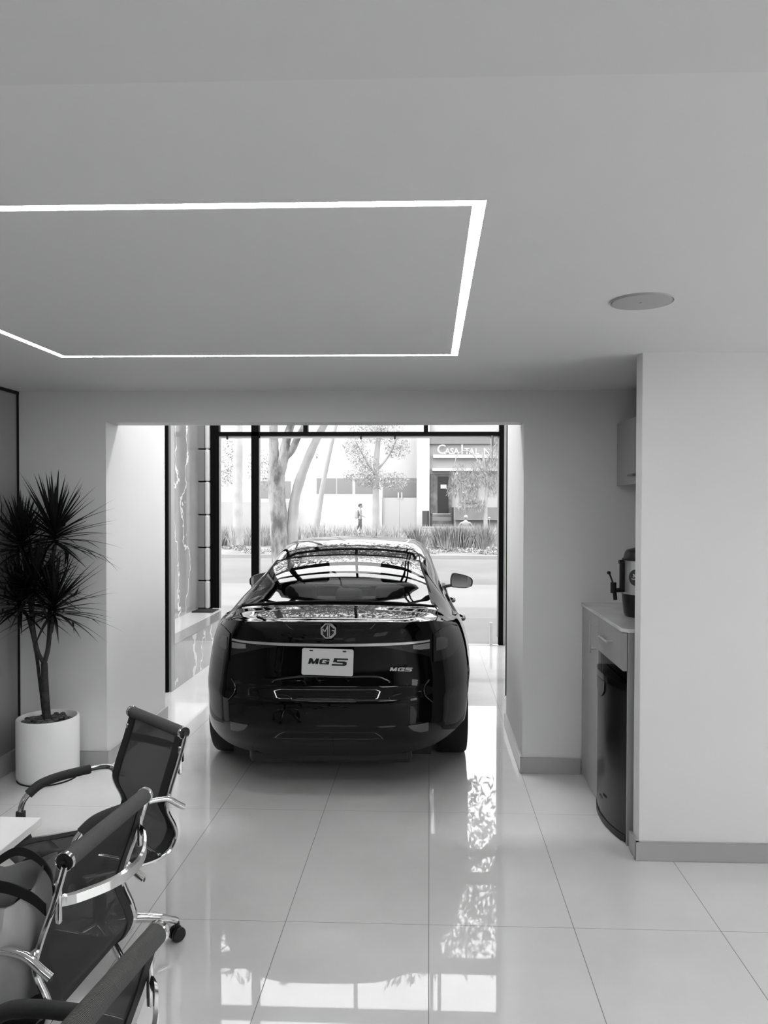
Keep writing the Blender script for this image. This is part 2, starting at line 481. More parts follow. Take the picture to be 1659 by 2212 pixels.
MB().tube([(0.777, 9.55, 2.629), (0.777, 9.55, 2.50)], 0.017, 8).tube([(0.777, 9.55, 2.50), (0.777, 9.55, 2.343)], 0.006, 8).build('hanging_bolt', 'dark_metal', w1)
MB().box(0.755, 0.79, 9.53, 9.57, 0.0, 0.29).build('floor_bolt', 'steel', w1)
# facade above the shop window
struct('wall_facade', MB().box(-14, -3.1, 9.62, 9.9, 0, 9).box(1.1, 14, 9.62, 9.9, 0, 9).box(-3.1, 1.1, 9.62, 9.9, 5.6, 9).box(0.926, 1.1, 9.6, 9.68, 0, 5.6), 'wall')

# ================================================================== CEILING FITTINGS
led = thing('ceiling_light', 'thin white LED line forming a square recessed in the ceiling', 'light', ((A+B)/2, (Y1+Y2)/2, HC))
for x0, x1, y0, y1 in ((B-hw, A+hw, Y1-hw, Y1+hw), (B-hw, A+hw, Y2-hw, Y2+hw), (B-hw, B+hw, Y1+hw, Y2-hw), (A-hw, A+hw, Y1+hw, Y2-hw)):
    MB().box(x0, x1, y0, y1, HC+0.001, HC+0.03).build('diffuser', 'led', led)
sp = thing('ceiling_speaker', 'round flush white grille disc in the ceiling right of the LED square', 'speaker', (0.775, 2.835, HC))
MB().lathe([(0.0, -0.006), (0.098, -0.007), (0.106, -0.006), (0.108, 0.0)], (0.775, 2.835, HC), 48).build('grille', 'speaker', sp, smooth=True)
MB().lathe([(0.108, -0.001), (0.113, -0.005), (0.116, 0.0)], (0.775, 2.835, HC), 48).build('rim', 'speaker', sp, smooth=True)
MB().lathe([(0, -0.009), (0.007, -0.009), (0.008, -0.006)], (0.775, 2.835, HC), 16).build('badge', 'speaker', sp)

# ================================================================== CAR
CL = 4.675
car = thing('car', 'black sedan parked in the entrance, rear toward the room, white number plate', 'car', (-0.598, 4.43, 0), math.radians(1.4))
AX_R, AX_F, ARCH = 1.00, 3.72, 0.365
W_T = [(0.18, .87), (.3, .902), (.4, .914), (.5, .918), (.6, .92), (.7, .912), (.8, .896), (.88, .876), (.95, .850), (1.0, .822), (1.07, .80)]
YR_T = [(.18, .20), (.3, .09), (.36, .035), (.45, .0), (.6, .0), (.622, .006), (.640, .034), (.70, .050), (.80, .058), (.92, .055), (.99, .046), (1.03, .035), (1.075, .0)]
YF_T = [(.18, 4.56), (.4, 4.66), (.6, 4.675), (.75, 4.62), (.9, 4.52)]
ZS_T = [(0, .992), (1.0, .985), (2.0, .968), (3.0, .950), (3.7, .92), (4.3, .84), (4.68, .74)]
YCR, YCF, NE = 0.95, 3.75, 3.6
def hw_z(z): return sinterp(z, W_T)
def z_shoulder(x, y):
    b = sinterp(y, ZS_T)
    lip = 0.080 * max(0, 1 - (abs(x)/0.92)**3)
    fade = 1 if y < .25 else max(0, 1 - (y-.25)/.4)
    return b + lip*fade
def z_bottom(x, y):
    if y < AX_R - ARCH: zb = interp(y, [(0, .235), (.3, .26), (.6, .25)]) + 0.085*min(1, (abs(x)/.82)**4)
    elif y > AX_F + ARCH: zb = .20
    else: zb = .19
    for a in (AX_R, AX_F):
        d = y - a
        if abs(d) < ARCH and abs(x) > .6: zb = max(zb, .33 + math.sqrt(ARCH**2 - d*d))
    return zb
# columns of the half outline, rear centre -> side -> front centre
cols = []
NR = 34
for i in range(NR+1):
    th = PI/2 * i / NR
    cols.append(('r', th))
for i in range(1, 60): cols.append(('s', YCR + (YCF-YCR)*i/60))
for i in range(NR-8, -1, -1): cols.append(('f', PI/2 * i/(NR-8)))
def side_w(y):   # slight narrowing of the flank in plan
    return interp(y, [(0, 1.0), (1.0, 1.0), (1.6, .985), (2.3, .975), (3.0, .98), (3.7, .995), (4.7, 1.0)])
TAPER = [(-.05, .83), (0, .835), (.25, .872), (.5, .925), (.8, .978), (1.0, 1.0)]
def taper(y): return sinterp(y, TAPER)
def outline(c, z):
    k, a = c; w = hw_z(z)
    if k == 'r':
        yr = sinterp(z, YR_T); s, co = max(0, math.sin(a)), max(0, math.cos(a))
        y = YCR - (YCR-yr) * co**(2/NE); x = w * taper(y) * s**(2/NE)
    elif k == 's': x, y = w*side_w(a), a
    else:
        yf = sinterp(z, YF_T); s, co = max(0, math.sin(a)), max(0, math.cos(a))
        x = w * s**(2/3.0); y = YCF + (yf-YCF) * co**(2/3.0)
    return x, y
def shoulder(c):
    z = 1.0
    for _ in range(4):
        x, y = outline(c, z); z = z_shoulder(x, y)
    x, y = outline(c, z); return x, y, z
NV = 26
def ring_col(c, sgn):
    xs, ys, zs = shoulder(c)
    xm, ym = outline(c, .5); zb = z_bottom(xm, ym)
    out = []
    for j in range(NV+1):
        v = j/NV; z = zb + (zs-zb)*v
        x, y = outline(c, z)
        if j == NV: x, y, z = xs, ys, zs
        out.append((sgn*x, y, z))
    return out
body = MB()
rowsR = [ring_col(c, 1) for c in cols]; rowsL = [ring_col(c, -1) for c in cols]
body.grid(rowsR); body.grid(rowsL)
# wheel wells and underside
body.box(-.62, .62, .3, 4.4, .20, .5)
body.box(-.84, .84, AX_R+ARCH, AX_F-ARCH, .19, .35)
# upper surface sections
ZC_T = [(0.0, 1.070), (.12, 1.074), (.30, 1.076), (.60, 1.088), (.70, 1.104), (.90, 1.180), (1.10, 1.254), (1.30, 1.315), (1.50, 1.366), (1.85, 1.430), (2.2, 1.466), (2.5, 1.476), (2.8, 1.462), (3.05, 1.37), (3.4, 1.19), (3.78, 1.00), (4.2, .93), (4.5, .84), (4.675, .70)]
XR_T = [(0, .70), (.5, .70), (.66, .655), (1.0, .615), (1.5, .565), (2.0, .585), (2.6, .59), (3.0, .60), (3.7, .68), (4.3, .62), (4.7, .5)]
XB_T = [(0, .76), (.5, .775), (1.0, .80), (1.6, .80), (2.4, .80), (3.2, .81), (3.8, .79), (4.6, .7)]
def section(c):
    xs, ys, zs = shoulder(c)
    zc = sinterp(ys, ZC_T) if 0.02 < ys < 4.62 else zs
    if ys <= .12: zc = zs + (sinterp(ys, ZC_T)-zs) * max(0, min(1, (ys-.0)/.12))
    if zc < zs and ys > 3.9: zc = zs + 0.02
    xr = min(sinterp(ys, XR_T), .84*xs); xb = min(sinterp(ys, XB_T), .95*xs)
    g = min(1, max(0, (ys-.55)/.35)) * min(1, max(0, (3.95-ys)/.3))
    crown = .012 + .028*g
    zr = max(zc - crown, zs) if g > 0 else zs + (zc-zs)*.7
    zb = zs + (zr-zs)*(.35*(1-g)) + .018*g
    P0, P1, P2 = (xs, zs), (xb, zb), (xr, zr)
    pts = []
    for k in range(4): t = k/4; pts.append((P0[0]+(P1[0]-P0[0])*t, P0[1]+(P1[1]-P0[1])*t))
    # side segment, gently bowed
    for k in range(7):
        t = k/7; bow = .018*g*math.sin(PI*t)
        pts.append((P1[0]+(P2[0]-P1[0])*t+bow, P1[1]+(P2[1]-P1[1])*t+bow*.4))
    for k in range(9):
        t = k/8; x = P2[0]*(1-t)
        pts.append((x, zr+(zc-zr)*(1-(1-t)**2)))
    # soften the rail corner
    i = 11
    if 0 < i < len(pts)-1:
        a, b, d = pts[i-1], pts[i], pts[i+1]
        pts[i] = ((a[0]+2*b[0]+d[0])/4, (a[1]+2*b[1]+d[1])/4)
    return ys, pts
secs = [section(c) for c in cols]
NS = len(secs[0][1])
def quads(cond, mb):
    for i in range(len(secs)-1):
        (ya, pa), (yb, pb) = secs[i], secs[i+1]
        for j in range(NS-1):
            if cond((ya+yb)/2, j):
                for s in (1, -1):
                    mb.add([(s*pa[j][0], ya, pa[j][1]), (s*pa[j+1][0], ya, pa[j+1][1]), (s*pb[j+1][0], yb, pb[j+1][1]), (s*pb[j][0], yb, pb[j][1])], [(0, 1, 2, 3)])
RW0, RW1 = .70, 1.50
def kind(y, j):
    if j >= 11:
        if RW0 < y < RW1: return 'rear_window'
        if 2.86 < y < 3.68: return 'windshield'
    if 5 <= j <= 9 and 1.42 < y < 3.25:
        if 1.42 < y < 1.55 : return 'body'
        if 2.30 < y < 2.40: return 'body'
        return 'side_window'
    return 'body'
quads(lambda y, j: kind(y, j) == 'body', body)
bo = body.build('body', 'paint', car, world=False, smooth=True, angle=50)
gm = MB(); quads(lambda y, j: kind(y, j) == 'rear_window', gm); gm.build('rear_window', 'carglass', car, world=False, smooth=True)
gm = MB(); quads(lambda y, j: kind(y, j) == 'windshield', gm); gm.build('windshield', m_glass('clear_windshield', 0.9, 1.4), car, world=False, smooth=True)
for y0, y1 in ((1.4, 2.35), (2.35, 3.3)):
    for s in (1, -1):
        gm = MB()
        for i in range(len(secs)-1):
            (ya, pa), (yb, pb) = secs[i], secs[i+1]; ym = (ya+yb)/2
            if not (y0 < ym < y1): continue
            for j in range(NS-1):
                if kind(ym, j) == 'side_window':
                    gm.add([(s*pa[j][0], ya, pa[j][1]), (s*pa[j+1][0], ya, pa[j+1][1]), (s*pb[j+1][0], yb, pb[j+1][1]), (s*pb[j][0], yb, pb[j][1])], [(0, 1, 2, 3)])
        gm.build('side_window', 'sideglass', car, world=False, smooth=True)

def rear_pt(x, z, off=0.0):
    """point on the tail (and round the corner) for a signed x and a height, pushed outwards by off"""
    w = hw_z(z); yr = sinterp(z, YR_T)
    def yy(x):
        lo, hi = 0.0, PI/2
        for _ in range(40):
            th = (lo+hi)/2; y = YCR - (YCR-yr) * math.cos(th)**(2/NE)
            if w*taper(y)*math.sin(th)**(2/NE) < abs(x): lo = th
            else: hi = th
        return YCR - (YCR-yr) * math.cos(lo)**(2/NE)
    y = yy(x); e = 1e-3; y2 = yy(abs(x)+e)
    tx, ty = e, y2-y; L = math.hypot(tx, ty) or 1
    nx, ny = ty/L, -tx/L
    return (x + math.copysign(nx*off, x) if x else x, y + ny*off, z)
def tail_patch(name, poly, m, parent, off=.004, nx=22, world=False):
    """poly: list of (x, ztop, zbottom) stations along x"""
    mb = MB(); rows = []
    xs = [p[0] for p in poly]
    for i in range(nx+1):
        x = xs[0] + (xs[-1]-xs[0])*i/nx
        zt = interp(x, sorted((p[0], p[1]) for p in poly)); zb = interp(x, sorted((p[0], p[2]) for p in poly))
        ring = [rear_pt(x, zb, -.006)] + [rear_pt(x, zb + (zt-zb)*k/6, off) for k in range(7)] + [rear_pt(x, zt, -.006)]
        rows.append(ring)
    mb.grid(rows)
    return mb.build(name, m, parent, world=False, smooth=True)
# tail lamps: outer piece on the wing, inner piece on the boot lid
for s in (1, -1):
    outer = tail_patch('tail_lamp', [(s*.625, .965, .80), (s*.68, .985, .80), (s*.75, .985, .81), (s*.80, .96, .85)], 'lamp', car, .006, 30)
    o2 = tail_patch('reflector', [(s*.640, .940, .865), (s*.68, .940, .865), (s*.715, .920, .868)], 'lampin', outer, .0085, 10)
    inner = tail_patch('tail_lamp', [(s*.30, .922, .918), (s*.42, .925, .895), (s*.56, .928, .855), (s*.605, .930, .835)], 'lamp', car, .006, 20)
    tail_patch('reflector', [(s*.50, .918, .893), (s*.55, .918, .886), (s*.60, .918, .884)], 'lampclear', inner, .0085, 8)
    tail_patch('bumper_reflector', [(s*.475, .452, .446), (s*.50, .452, .418), (s*.545, .452, .398), (s*.595, .452, .396)], 'lampin', car, .006, 12)
# chrome bar across the boot lid
tail_patch('chrome_bar', [(-.60, .937, .927), (-.4, .939, .924), (0, .935, .918), (.4, .939, .924), (.60, .937, .927)], 'steel', car, .010, 40)
# crease and ledge lines: gloss tubes shaped to hold the LED highlight
def line_on_tail(name, pts, r, m='trim', off=.004):
    P = bezier([rear_pt(x, z, off) for x, z in pts], 5)
    return MB().tube(P, r, 8).build(name, m, car, world=False, smooth=True)
crease = [(-.335, .702), (-.325, .713), (-.30, .722), (-.20, .735), (-.12, .741), (.1, .740), (.28, .740), (.335, .724), (.365, .708), (.362, .700)]
line_on_tail('boot_crease_glint', crease, .0065)
ledge = [(-.45, .640), (-.25, .634), (-.215, .622), (-.19, .614), (.0, .612), (.34, .614), (.36, .622), (.40, .634), (.55, .640)]
line_on_tail('bumper_ledge_glint', ledge, .006)
for s in (1, -1):
    line_on_tail('bumper_corner_glint', [(s*.60, .70), (s*.57, .66), (s*.575, .62), (s*.62, .57)], .004)  # LED reflections at the bumper corners, built in as thin gloss strips
# number plate with lettering
def car_T(x, y, z, tilt=0.0, spin=0.0):
    # text lies in local xy -> car xz plane, facing the camera (-y)
    return Matrix.Translation((x, y, z)) @ Matrix.Rotation(math.radians(90)-tilt, 4, 'X') @ Matrix.Rotation(spin, 4, 'Z')
def rrect(w, h, r, n=5):
    out = []
    for cx, cy, a0 in ((w/2-r, h/2-r, 0), (-w/2+r, h/2-r, 90), (-w/2+r, -h/2+r, 180), (w/2-r, -h/2+r, 270)):
        for k in range(n+1):
            a = math.radians(a0 + 90*k/n); out.append((cx+r*math.cos(a), cy+r*math.sin(a)))
    return out
PX, PZ, SPN = 0.0, .833, math.radians(-1.6)
Tp = car_T(PX, .020, PZ, 0, SPN)
plate = MB().prism(rrect(.304, .158, .012), .004, Tp @ Matrix.Translation((0, 0, 0))).build('number_plate', 'plate', car, world=False)
def glyphs(chars, T, w, h, gap, sl, t):
    """heavy slanted block letters as one mesh: strokes in a w x h cell"""
    mb = MB()
    def poly(pts, x0): mb.prism([(x0 + x*w + y*h*sl, y*h) for x, y in pts], t, T)
    x0 = 0
    for c in chars:
        if c == 'M':
            poly([(0, 0), (.24, 0), (.27, 1), (0, 1)], x0); poly([(.73, 0), (1, 0), (1, 1), (.73, 1)], x0)
            poly([(.0, 1), (.30, 1), (.58, .30), (.42, .0)], x0); poly([(.42, 0), (.58, 0), (1, 1), (.70, 1)], x0)
        elif c == 'G':
            poly([(.08, .86), (.22, 1), (.90, 1), (.98, .88), (.98, .66), (.68, .66), (.68, .78), (.30, .78), (.27, .74)], x0)
            poly([(0, .14), (.0, .80), (.08, .86), (.29, .78), (.29, .22), (.12, 0)], x0)
            poly([(.12, 0), (.29, .22), (.70, .22), (.70, .36), (.50, .36), (.50, .55), (1, .55), (1, 0)], x0)
        elif c == '5':
            poly([(.0, 1), (1.02, 1), (1.02, .80), (.0, .80)], x0); poly([(-.02, .46), (.0, .82), (.26, .82), (.25, .60), (.25, .46)], x0)
            poly([(.20, .60), (.80, .60), (.98, .48), (.74, .38), (.22, .42)], x0); poly([(.72, .40), (.98, .50), (1.0, .14), (.86, .0), (.70, .20)], x0)
            poly([(-.04, .22), (-.06, .0), (.88, .0), (.72, .20)], x0)
        x0 += w + gap
    return mb
TL = car_T(PX-.115, .0155, PZ-.010, 0, SPN)
glyphs('MG', TL, .058, .033, .006, .22, .001).build('lettering', 'ink', plate, world=False)
glyphs('5', car_T(PX+.028, .0155, PZ-.020, 0, SPN), .082, .044, 0, .22, .001).build('lettering', 'ink', plate, world=False)
for x in (-.098, .098):
    MB().prism(rrect(.022, .008, .0038), .001, car_T(PX, .0155, PZ, 0, SPN) @ Matrix.Translation((x, .066, 0))).build('bolt_slot', 'ink', plate, world=False)
MB().box(-.13, .13, .022, .060, .80, .87).build('plate_holder', 'plastic', car, world=False)
# octagonal badge with the two letters
bz, by = 1.018, .016
badge = thing('badge', None, None, (0, 0, 0)); badge.parent = car
oc = [(math.cos(PI/8+k*PI/4), math.sin(PI/8+k*PI/4)) for k in range(8)]
ring = MB(); Tb = car_T(.005, by, bz)
for k in range(8):
    a, b = oc[k], oc[(k+1) % 8]
    q = [(a[0]*.048, a[1]*.048), (b[0]*.048, b[1]*.048), (b[0]*.041, b[1]*.041), (a[0]*.041, a[1]*.041)]
    ring.prism(q, .006, Tb)
ring.build('octagon_frame', 'steel', badge, world=False)
MB().prism([(x*.046, y*.046) for x, y in oc], .002, car_T(.005, by+.004, bz)).build('badge_plate', 'plastic', badge, world=False)
def stroke(mb, a, b, w, T, h=.005):
    d = Vector((b[0]-a[0], b[1]-a[1])); n = Vector((-d.y, d.x)).normalized()*w/2
    mb.prism([(a[0]-n.x, a[1]-n.y), (b[0]-n.x, b[1]-n.y), (b[0]+n.x, b[1]+n.y), (a[0]+n.x, a[1]+n.y)], h, T)
lt = MB()
for a, b in (((-.033, -.018), (-.033, .013)), ((-.033, .013), (-.020, -.006)), ((-.020, -.006), (-.005, .032)), ((-.005, .034), (-.005, -.034)),
             ((.005, -.034), (.005, .034)), ((.005, .033), (.014, .033)), ((.014, .033), (.034, .014)), ((.005, -.033), (.016, -.033)), ((.016, -.033), (.034, -.014)), ((.034, -.016), (.034, .002)), ((.020, .002), (.036, .002))):
    stroke(lt, a, b, .0045, Tb)
lt.build('letters', 'steel', badge, world=False)
MB().box(-.022, .03, .030, .042, .955, .962).build('boot_button', 'plastic', car, world=False)
glyphs('MG5', car_T(.365, rear_pt(.365, .782, .008)[1], .772, 0, math.radians(-1)), .040, .022, .005, .25, .003).build('model_lettering', 'steel', car, world=False)
# wheels
for ya in (AX_R, AX_F):
    for s in (1, -1):
        wh = thing('wheel', None, None, (s*.775, ya, .322)); wh.parent = car
        prof = [(.205, -.10), (.27, -.108), (.305, -.105), (.318, -.09), (.322, -.05), (.322, .05), (.318, .09), (.305, .105), (.27, .108), (.205, .10)]
        MB().lathe(prof, n=48, axis='x').build('tyre', 'rubber', wh, world=False, smooth=True)
        rim = MB().lathe([(.205, -.10), (.19, .0), (.205, .10)], n=40, axis='x').lathe([(0.0, s*.06), (.06, s*.06), (.06, s*.02)], n=24, axis='x')
        for k in range(10):
            a = 2*PI*k/10
            rim.tube([(s*.06, .04*math.cos(a), .04*math.sin(a)), (s*.085, .20*math.cos(a), .20*math.sin(a))], .012, 6)
        rim.build('rim', 'steel', wh, world=False, smooth=True)
        MB().lathe([(.02, s*.0), (.15, s*.0), (.15, s*-.02), (.02, s*-.02)], n=32, axis='x').build('brake_disc', 'dark_metal', wh, world=False)
# mirrors
for s in (1, -1):
    mr = thing('door_mirror', None, None, (s*.82, 3.00, .98)); mr.parent = car
    outl = [(.055, .06), (.075, .115), (.13, .112), (.21, .092), (.268, .06), (.275, .02), (.262, -.015), (.20, -.032), (.11, -.028), (.06, -.015)]
    outl = [(p.x, p.y) for p in bezier([(x, z, 0) for x, z in outl+outl[:1]], 4)][:-1]
    def ringm(sc, dy): 
        cx, cz = .165, .04
        return [(s*(cx+(x-cx)*sc), dy, cz+(z-cz)*sc) for x, z in outl]
    ob = MB().grid([ringm(.88, -.010), ringm(.98, -.012), ringm(1.0, .0), ringm(.98, .05), ringm(.85, .10), ringm(.55, .135), ringm(.1, .145)], True)
    ob.build('housing', 'trim', mr, world=False, smooth=True)
    MB().add(ringm(.90, -.008), [tuple(range(len(outl)))]).build('mirror_glass', mat('mirror_glass', .45, .02, 1.0), mr, world=False)
    MB().tube([(s*-.03, .03, -.03), (s*.03, .03, -.015), (s*.09, .03, -.005)], .016, 8).build('bracket', 'plastic', mr, world=False, smooth=True)
# door handles
for yh in (1.37, 2.45):
    for s in (1, -1):
        z = .90; x0 = hw_z(z)*side_w(yh)
        hb = MB().tube(bezier([(s*(x0-.012), yh-.11, z), (s*(x0+.024), yh-.09, z), (s*(x0+.034), yh, z+.002), (s*(x0+.024), yh+.09, z), (s*(x0-.012), yh+.11, z)], 4), .013, 8)
        hb.build('door_handle', 'trim', car, world=False, smooth=True)
# shut lines on the deck and rear glass surround
def seam(pts, r=.003, nm='shut_line'):
    MB().tube(bezier(pts, 6), r, 6).build(nm, 'gap', car, world=False)
def surf(y, xf):
    """height of the upper surface at y for |x|=xf"""
    best = min(secs, key=lambda q: abs(q[0]-y)); p = sorted(best[1])
    return interp(xf, p)
for s in (1, -1):
    seam([(s*x, y, surf(y, x)+.001) for x, y in ((.62, .17), (.64, .25), (.66, .45), (.665, .60), (.655, .68))])
    seam([(s*x, y, surf(y, x)+.003) for x, y in ((.655, .70), (.64, .85), (.615, 1.0), (.588, 1.25), (.562, 1.5))], .007, 'window_seal')
seam([(x, .685, surf(.685, abs(x))+.001) for x in (-.65, -.4, -.2, 0, .2, .4, .65)], .007, 'window_seal')
seam([(x, 1.51, surf(1.51, abs(x))+.001) for x in (-.56, -.4, -.2, 0, .2, .4, .56)], .006, 'window_seal')
MB().box(-.50, .50, .18, .9, .175, .30).build('rear_diffuser', 'plastic', car, world=False, bevel=.03)
# cabin
shelf = MB().box(-.66, .66, .72, 1.25, 1.00, 1.03).build('parcel_shelf', 'interior', car, world=False)
def seat(name, x, y, w, zt):
    MB().box(x-w/2, x+w/2, y, y+.14, .45, zt).box(x-w/2, x+w/2, y, y+.55, .38, .52).build(name, 'interior', car, world=False, bevel=.04, seg=3)
seat('rear_seat', 0, 1.27, 1.2, 1.06)
seat('front_seat', -.36, 2.15, .50, 1.05); seat('front_seat', .36, 2.15, .50, 1.05)
for x, y, w, z0, z1 in ((-.33, 1.25, .22, 1.04, 1.16), (.02, 1.25, .20, 1.03, 1.13), (.33, 1.25, .22, 1.04, 1.15), (-.36, 2.17, .27, 1.08, 1.27), (.36, 2.17, .27, 1.08, 1.27)):
    MB().box(x-w/2, x+w/2, y, y+.09, z0, z1).build('headrest', 'interior', car, world=False, bevel=.035, seg=4)
MB().box(-.68, .68, 3.0, 3.7, .75, .98).build('dashboard', 'interior', car, world=False, bevel=.03)
sw = MB().lathe([(.175, -.01), (.19, -.01), (.19, .01), (.175, .01), (.175, -.01)], n=28, axis='y')
sw.tube([(-.18, 0, 0), (.18, 0, 0)], .015, 6)
so = sw.build('steering_wheel', 'interior', car, world=False); so.location = (-.36, 2.85, .97); so.rotation_euler = (math.radians(-22), 0, 0)
vent = MB()
for z in (.93, .945, .96): vent.box(-.13, .23, 2.985, 3.0, z, z+.004)
vent.build('air_vent', 'steel', car, world=False)
MB().box(-.12, .12, 3.0, 3.02, 1.33, 1.39).build('cabin_mirror', 'interior', car, world=False, bevel=.01)

# ================================================================== OFFICE CHAIRS
PROF = bezier([(.0, 0, .868), (.030, 0, .77), (.068, 0, .665), (.080, 0, .60), (.050, 0, .53), (.043, 0, .485), (.075, 0, .435), (.15, 0, .418), (.30, 0, .432), (.44, 0, .448), (.50, 0, .435)], 6)
PROF = [(p.x, p.z) for p in PROF]
def make_chair():
    """local frame: +x is the way the chair faces, y across, origin under the top roll on the floor"""
    t = thing('office_chair', None, 'chair')
    HWD = .215
    sling = MB(); rows = []
    for i, (u, z) in enumerate(PROF):
        rows.append([(u + (-.006 if i < 30 else 0)*(1-(2*k/8-1)**2), -HWD+.012+(2*HWD-.024)*k/8, z-.004) for k in range(9)])
    m = len(rows); cut = 27
    MB().grid(rows[:cut+1]).build('backrest', 'mesh', t, world=False, smooth=True)
    MB().grid(rows[cut:]).build('seat', 'mesh', t, world=False, smooth=True)
    for s in (1, -1):
        hem = [[(u+dx, s*(HWD-.018)+dy, z-.004+dz) for dx, dy, dz in ((.003, -.030, .003), (.005, .0, .005), (.003, .018, .003), (-.004, .018, -.004), (-.006, .0, -.006), (-.004, -.030, -.004))] for u, z in PROF]
        MB().grid(hem, True).build('edge_binding', 'hem', t, world=False, smooth=True)
        MB().tube([(u-.004, s*(HWD+.010), z-.008) for u, z in PROF], .0105, 8, flat=.75).build('side_rail', 'chrome', t, world=False, smooth=True)
    # top and front rolls with chrome end caps
    for nm, u, z, r in (('head_roll', .0, .868, .0225), ('front_roll', .50, .430, .018)):
        MB().tube([(u, -HWD-.004+(2*HWD+.008)*k/20, z) for k in range(21)], r, 20, False).build(nm, 'rib', t, world=False, smooth=True)
        for s in (1, -1):
            y = s*(HWD+.004)
            c = MB().lathe([(r*.93, s*.002), (r*1.0, s*.005), (r*1.08, s*.004), (r*1.10, s*-.006), (r*1.0, s*-.008)], (u, y, z), 24, 'y')
            c.build('end_ring', 'chrome', t, world=False, smooth=True)
            MB().lathe([(0, s*.0), (r*.95, s*.0)], (u, y+s*.002, z), 16, 'y').lathe([(0, s*.004), (.005, s*.004), (.006, s*.0)], (u, y+s*.002, z), 10, 'y').build('end_cap', 'plastic', t, world=False)
    # curved chrome stretcher behind the back
    ub, zb = .030, .765
    P = bezier([(ub-.010, -HWD-.004, zb), (ub-.040, -HWD+.03, zb-.004), (ub-.085, -.09, zb-.012), (ub-.10, 0, zb-.014), (ub-.085, .09, zb-.012), (ub-.040, HWD-.03, zb-.004), (ub-.010, HWD+.004, zb)], 6)
    band = [[(p.x, p.y, p.z+.017), (p.x-.008, p.y, p.z+.012), (p.x-.009, p.y, p.z-.012), (p.x, p.y, p.z-.017), (p.x+.004, p.y, p.z)] for p in P]
    MB().grid(band, True).build('back_bow', 'chrome', t, world=False, smooth=True)
    for s in (1, -1):
        MB().box(ub-.020, ub-.006, s*(HWD+.004)-.008, s*(HWD+.004)+.008, zb-.055, zb+.055).build('bow_bracket', 'chrome', t, world=False, bevel=.005)
    # a cross tube under the seat
    MB().tube([(.10, -HWD, .415), (.10, HWD, .415)], .011, 10).tube([(.36, -HWD, .425), (.36, HWD, .425)], .011, 10).build('cross_tube', 'chrome', t, world=False, smooth=True)
    # arm loops
    for s in (1, -1):
        ya = s*(HWD+.035)
        A1 = bezier([(.020, ya, .592), (.045, ya, .610), (.085, ya, .640), (.13, ya, .650), (.17, ya, .652)], 5)
        A2 = bezier([(.17, ya, .652), (.28, ya, .653), (.365, ya, .642), (.415, ya, .612)], 5)
        A3 = bezier([(.415, ya, .612), (.432, ya, .592), (.441, ya, .568), (.443, ya, .552)], 5)
        A4 = bezier([(.443, ya, .552), (.442, ya, .50), (.425, ya, .45), (.41, ya, .415)], 4)
        A5 = bezier([(.41, ya, .415), (.38, ya, .39), (.36, s*(HWD-.02), .385), (.30, s*.12, .375)], 5)
        arm = MB()
        for a in (A1, A2, A3, A4, A5): arm.tube(a, .0115, 12)
        am = arm.build('armrest', 'chrome', t, world=False, smooth=True)
        MB().tube(A2, .0185, 14).tube([A4[k] for k in range(len(A4))], .018, 14).build('arm_sleeve', 'sleeve', am, world=False, smooth=True)
        MB().lathe([(0, 0), (.008, 0)], (.0185, ya, .591), 12, 'x').build('tube_cap', 'plastic', am, world=False)
        MB().tube([(.083, s*(HWD-.005), .632), (.083, ya, .636)], .009, 8).build('arm_bolt', 'chrome', am, world=False, smooth=True)
    # seat plate, column, star base, castors
    MB().box(.12, .36, -.07, .07, .385, .408).build('seat_plate', 'plastic', t, world=False, bevel=.008)
    cx = .24
    MB().tube([(cx, 0, .12), (cx, 0, .39)], .025, 16).build('column', 'plastic', t, world=False, smooth=True)
    for k in range(5):
        a = 2*PI*k/5 + 2.72
        ex, ey = cx + .29*math.cos(a), .29*math.sin(a)
        leg = MB().tube(bezier([(cx+.02*math.cos(a), .02*math.sin(a), .125), (cx+.15*math.cos(a), .15*math.sin(a), .120), (cx+.26*math.cos(a), .26*math.sin(a), .092), (ex, ey, .078)], 4), [.022]*4+[.018]*4+[.014]*5, 10, flat=.8)
        lg = leg.build('base_leg', 'chrome', t, world=False, smooth=True)
        cb_ = MB()
        for dv in (-.014, .014):
            cb_.lathe([(0, -.009), (.026, -.009), (.029, -.004), (.029, .004), (.026, .009), (0, .009)], (ex, ey+dv, .029), 18, 'y')
        cb_.tube([(ex, ey, .045), (ex, ey, .075)], .010, 8)
        cb_.build('castor', 'plastic', lg, world=False, smooth=True)
    return t
def copy_tree(o, parent=None):
    c = o.copy(); COL.objects.link(c)
    if parent is not None: c.parent = parent
    for ch in list(o.children): copy_tree(ch, c)
    return c
ch0 = make_chair()
CH = [((-1.118, 3.07), math.atan2(-.738, -.674), 'mesh office chair nearest the potted plant, turned half sideways, seat empty'),
      ((-.888, 2.07), math.atan2(.085, -.995), 'mesh office chair at the table with a pale tote bag on its seat'),
      ((-.592, 1.335), math.atan2(.13, -.99), 'mesh office chair cut off by the bottom left corner, ribbed head roll closest')]
for i, ((x, y), rz, lb) in enumerate(CH):
    c = ch0 if i == 0 else copy_tree(ch0)
    c.location = (x, y, 0); c.rotation_euler = (0, 0, rz)
    tag(c, lb, 'chair', 'mesh office chairs around the table')

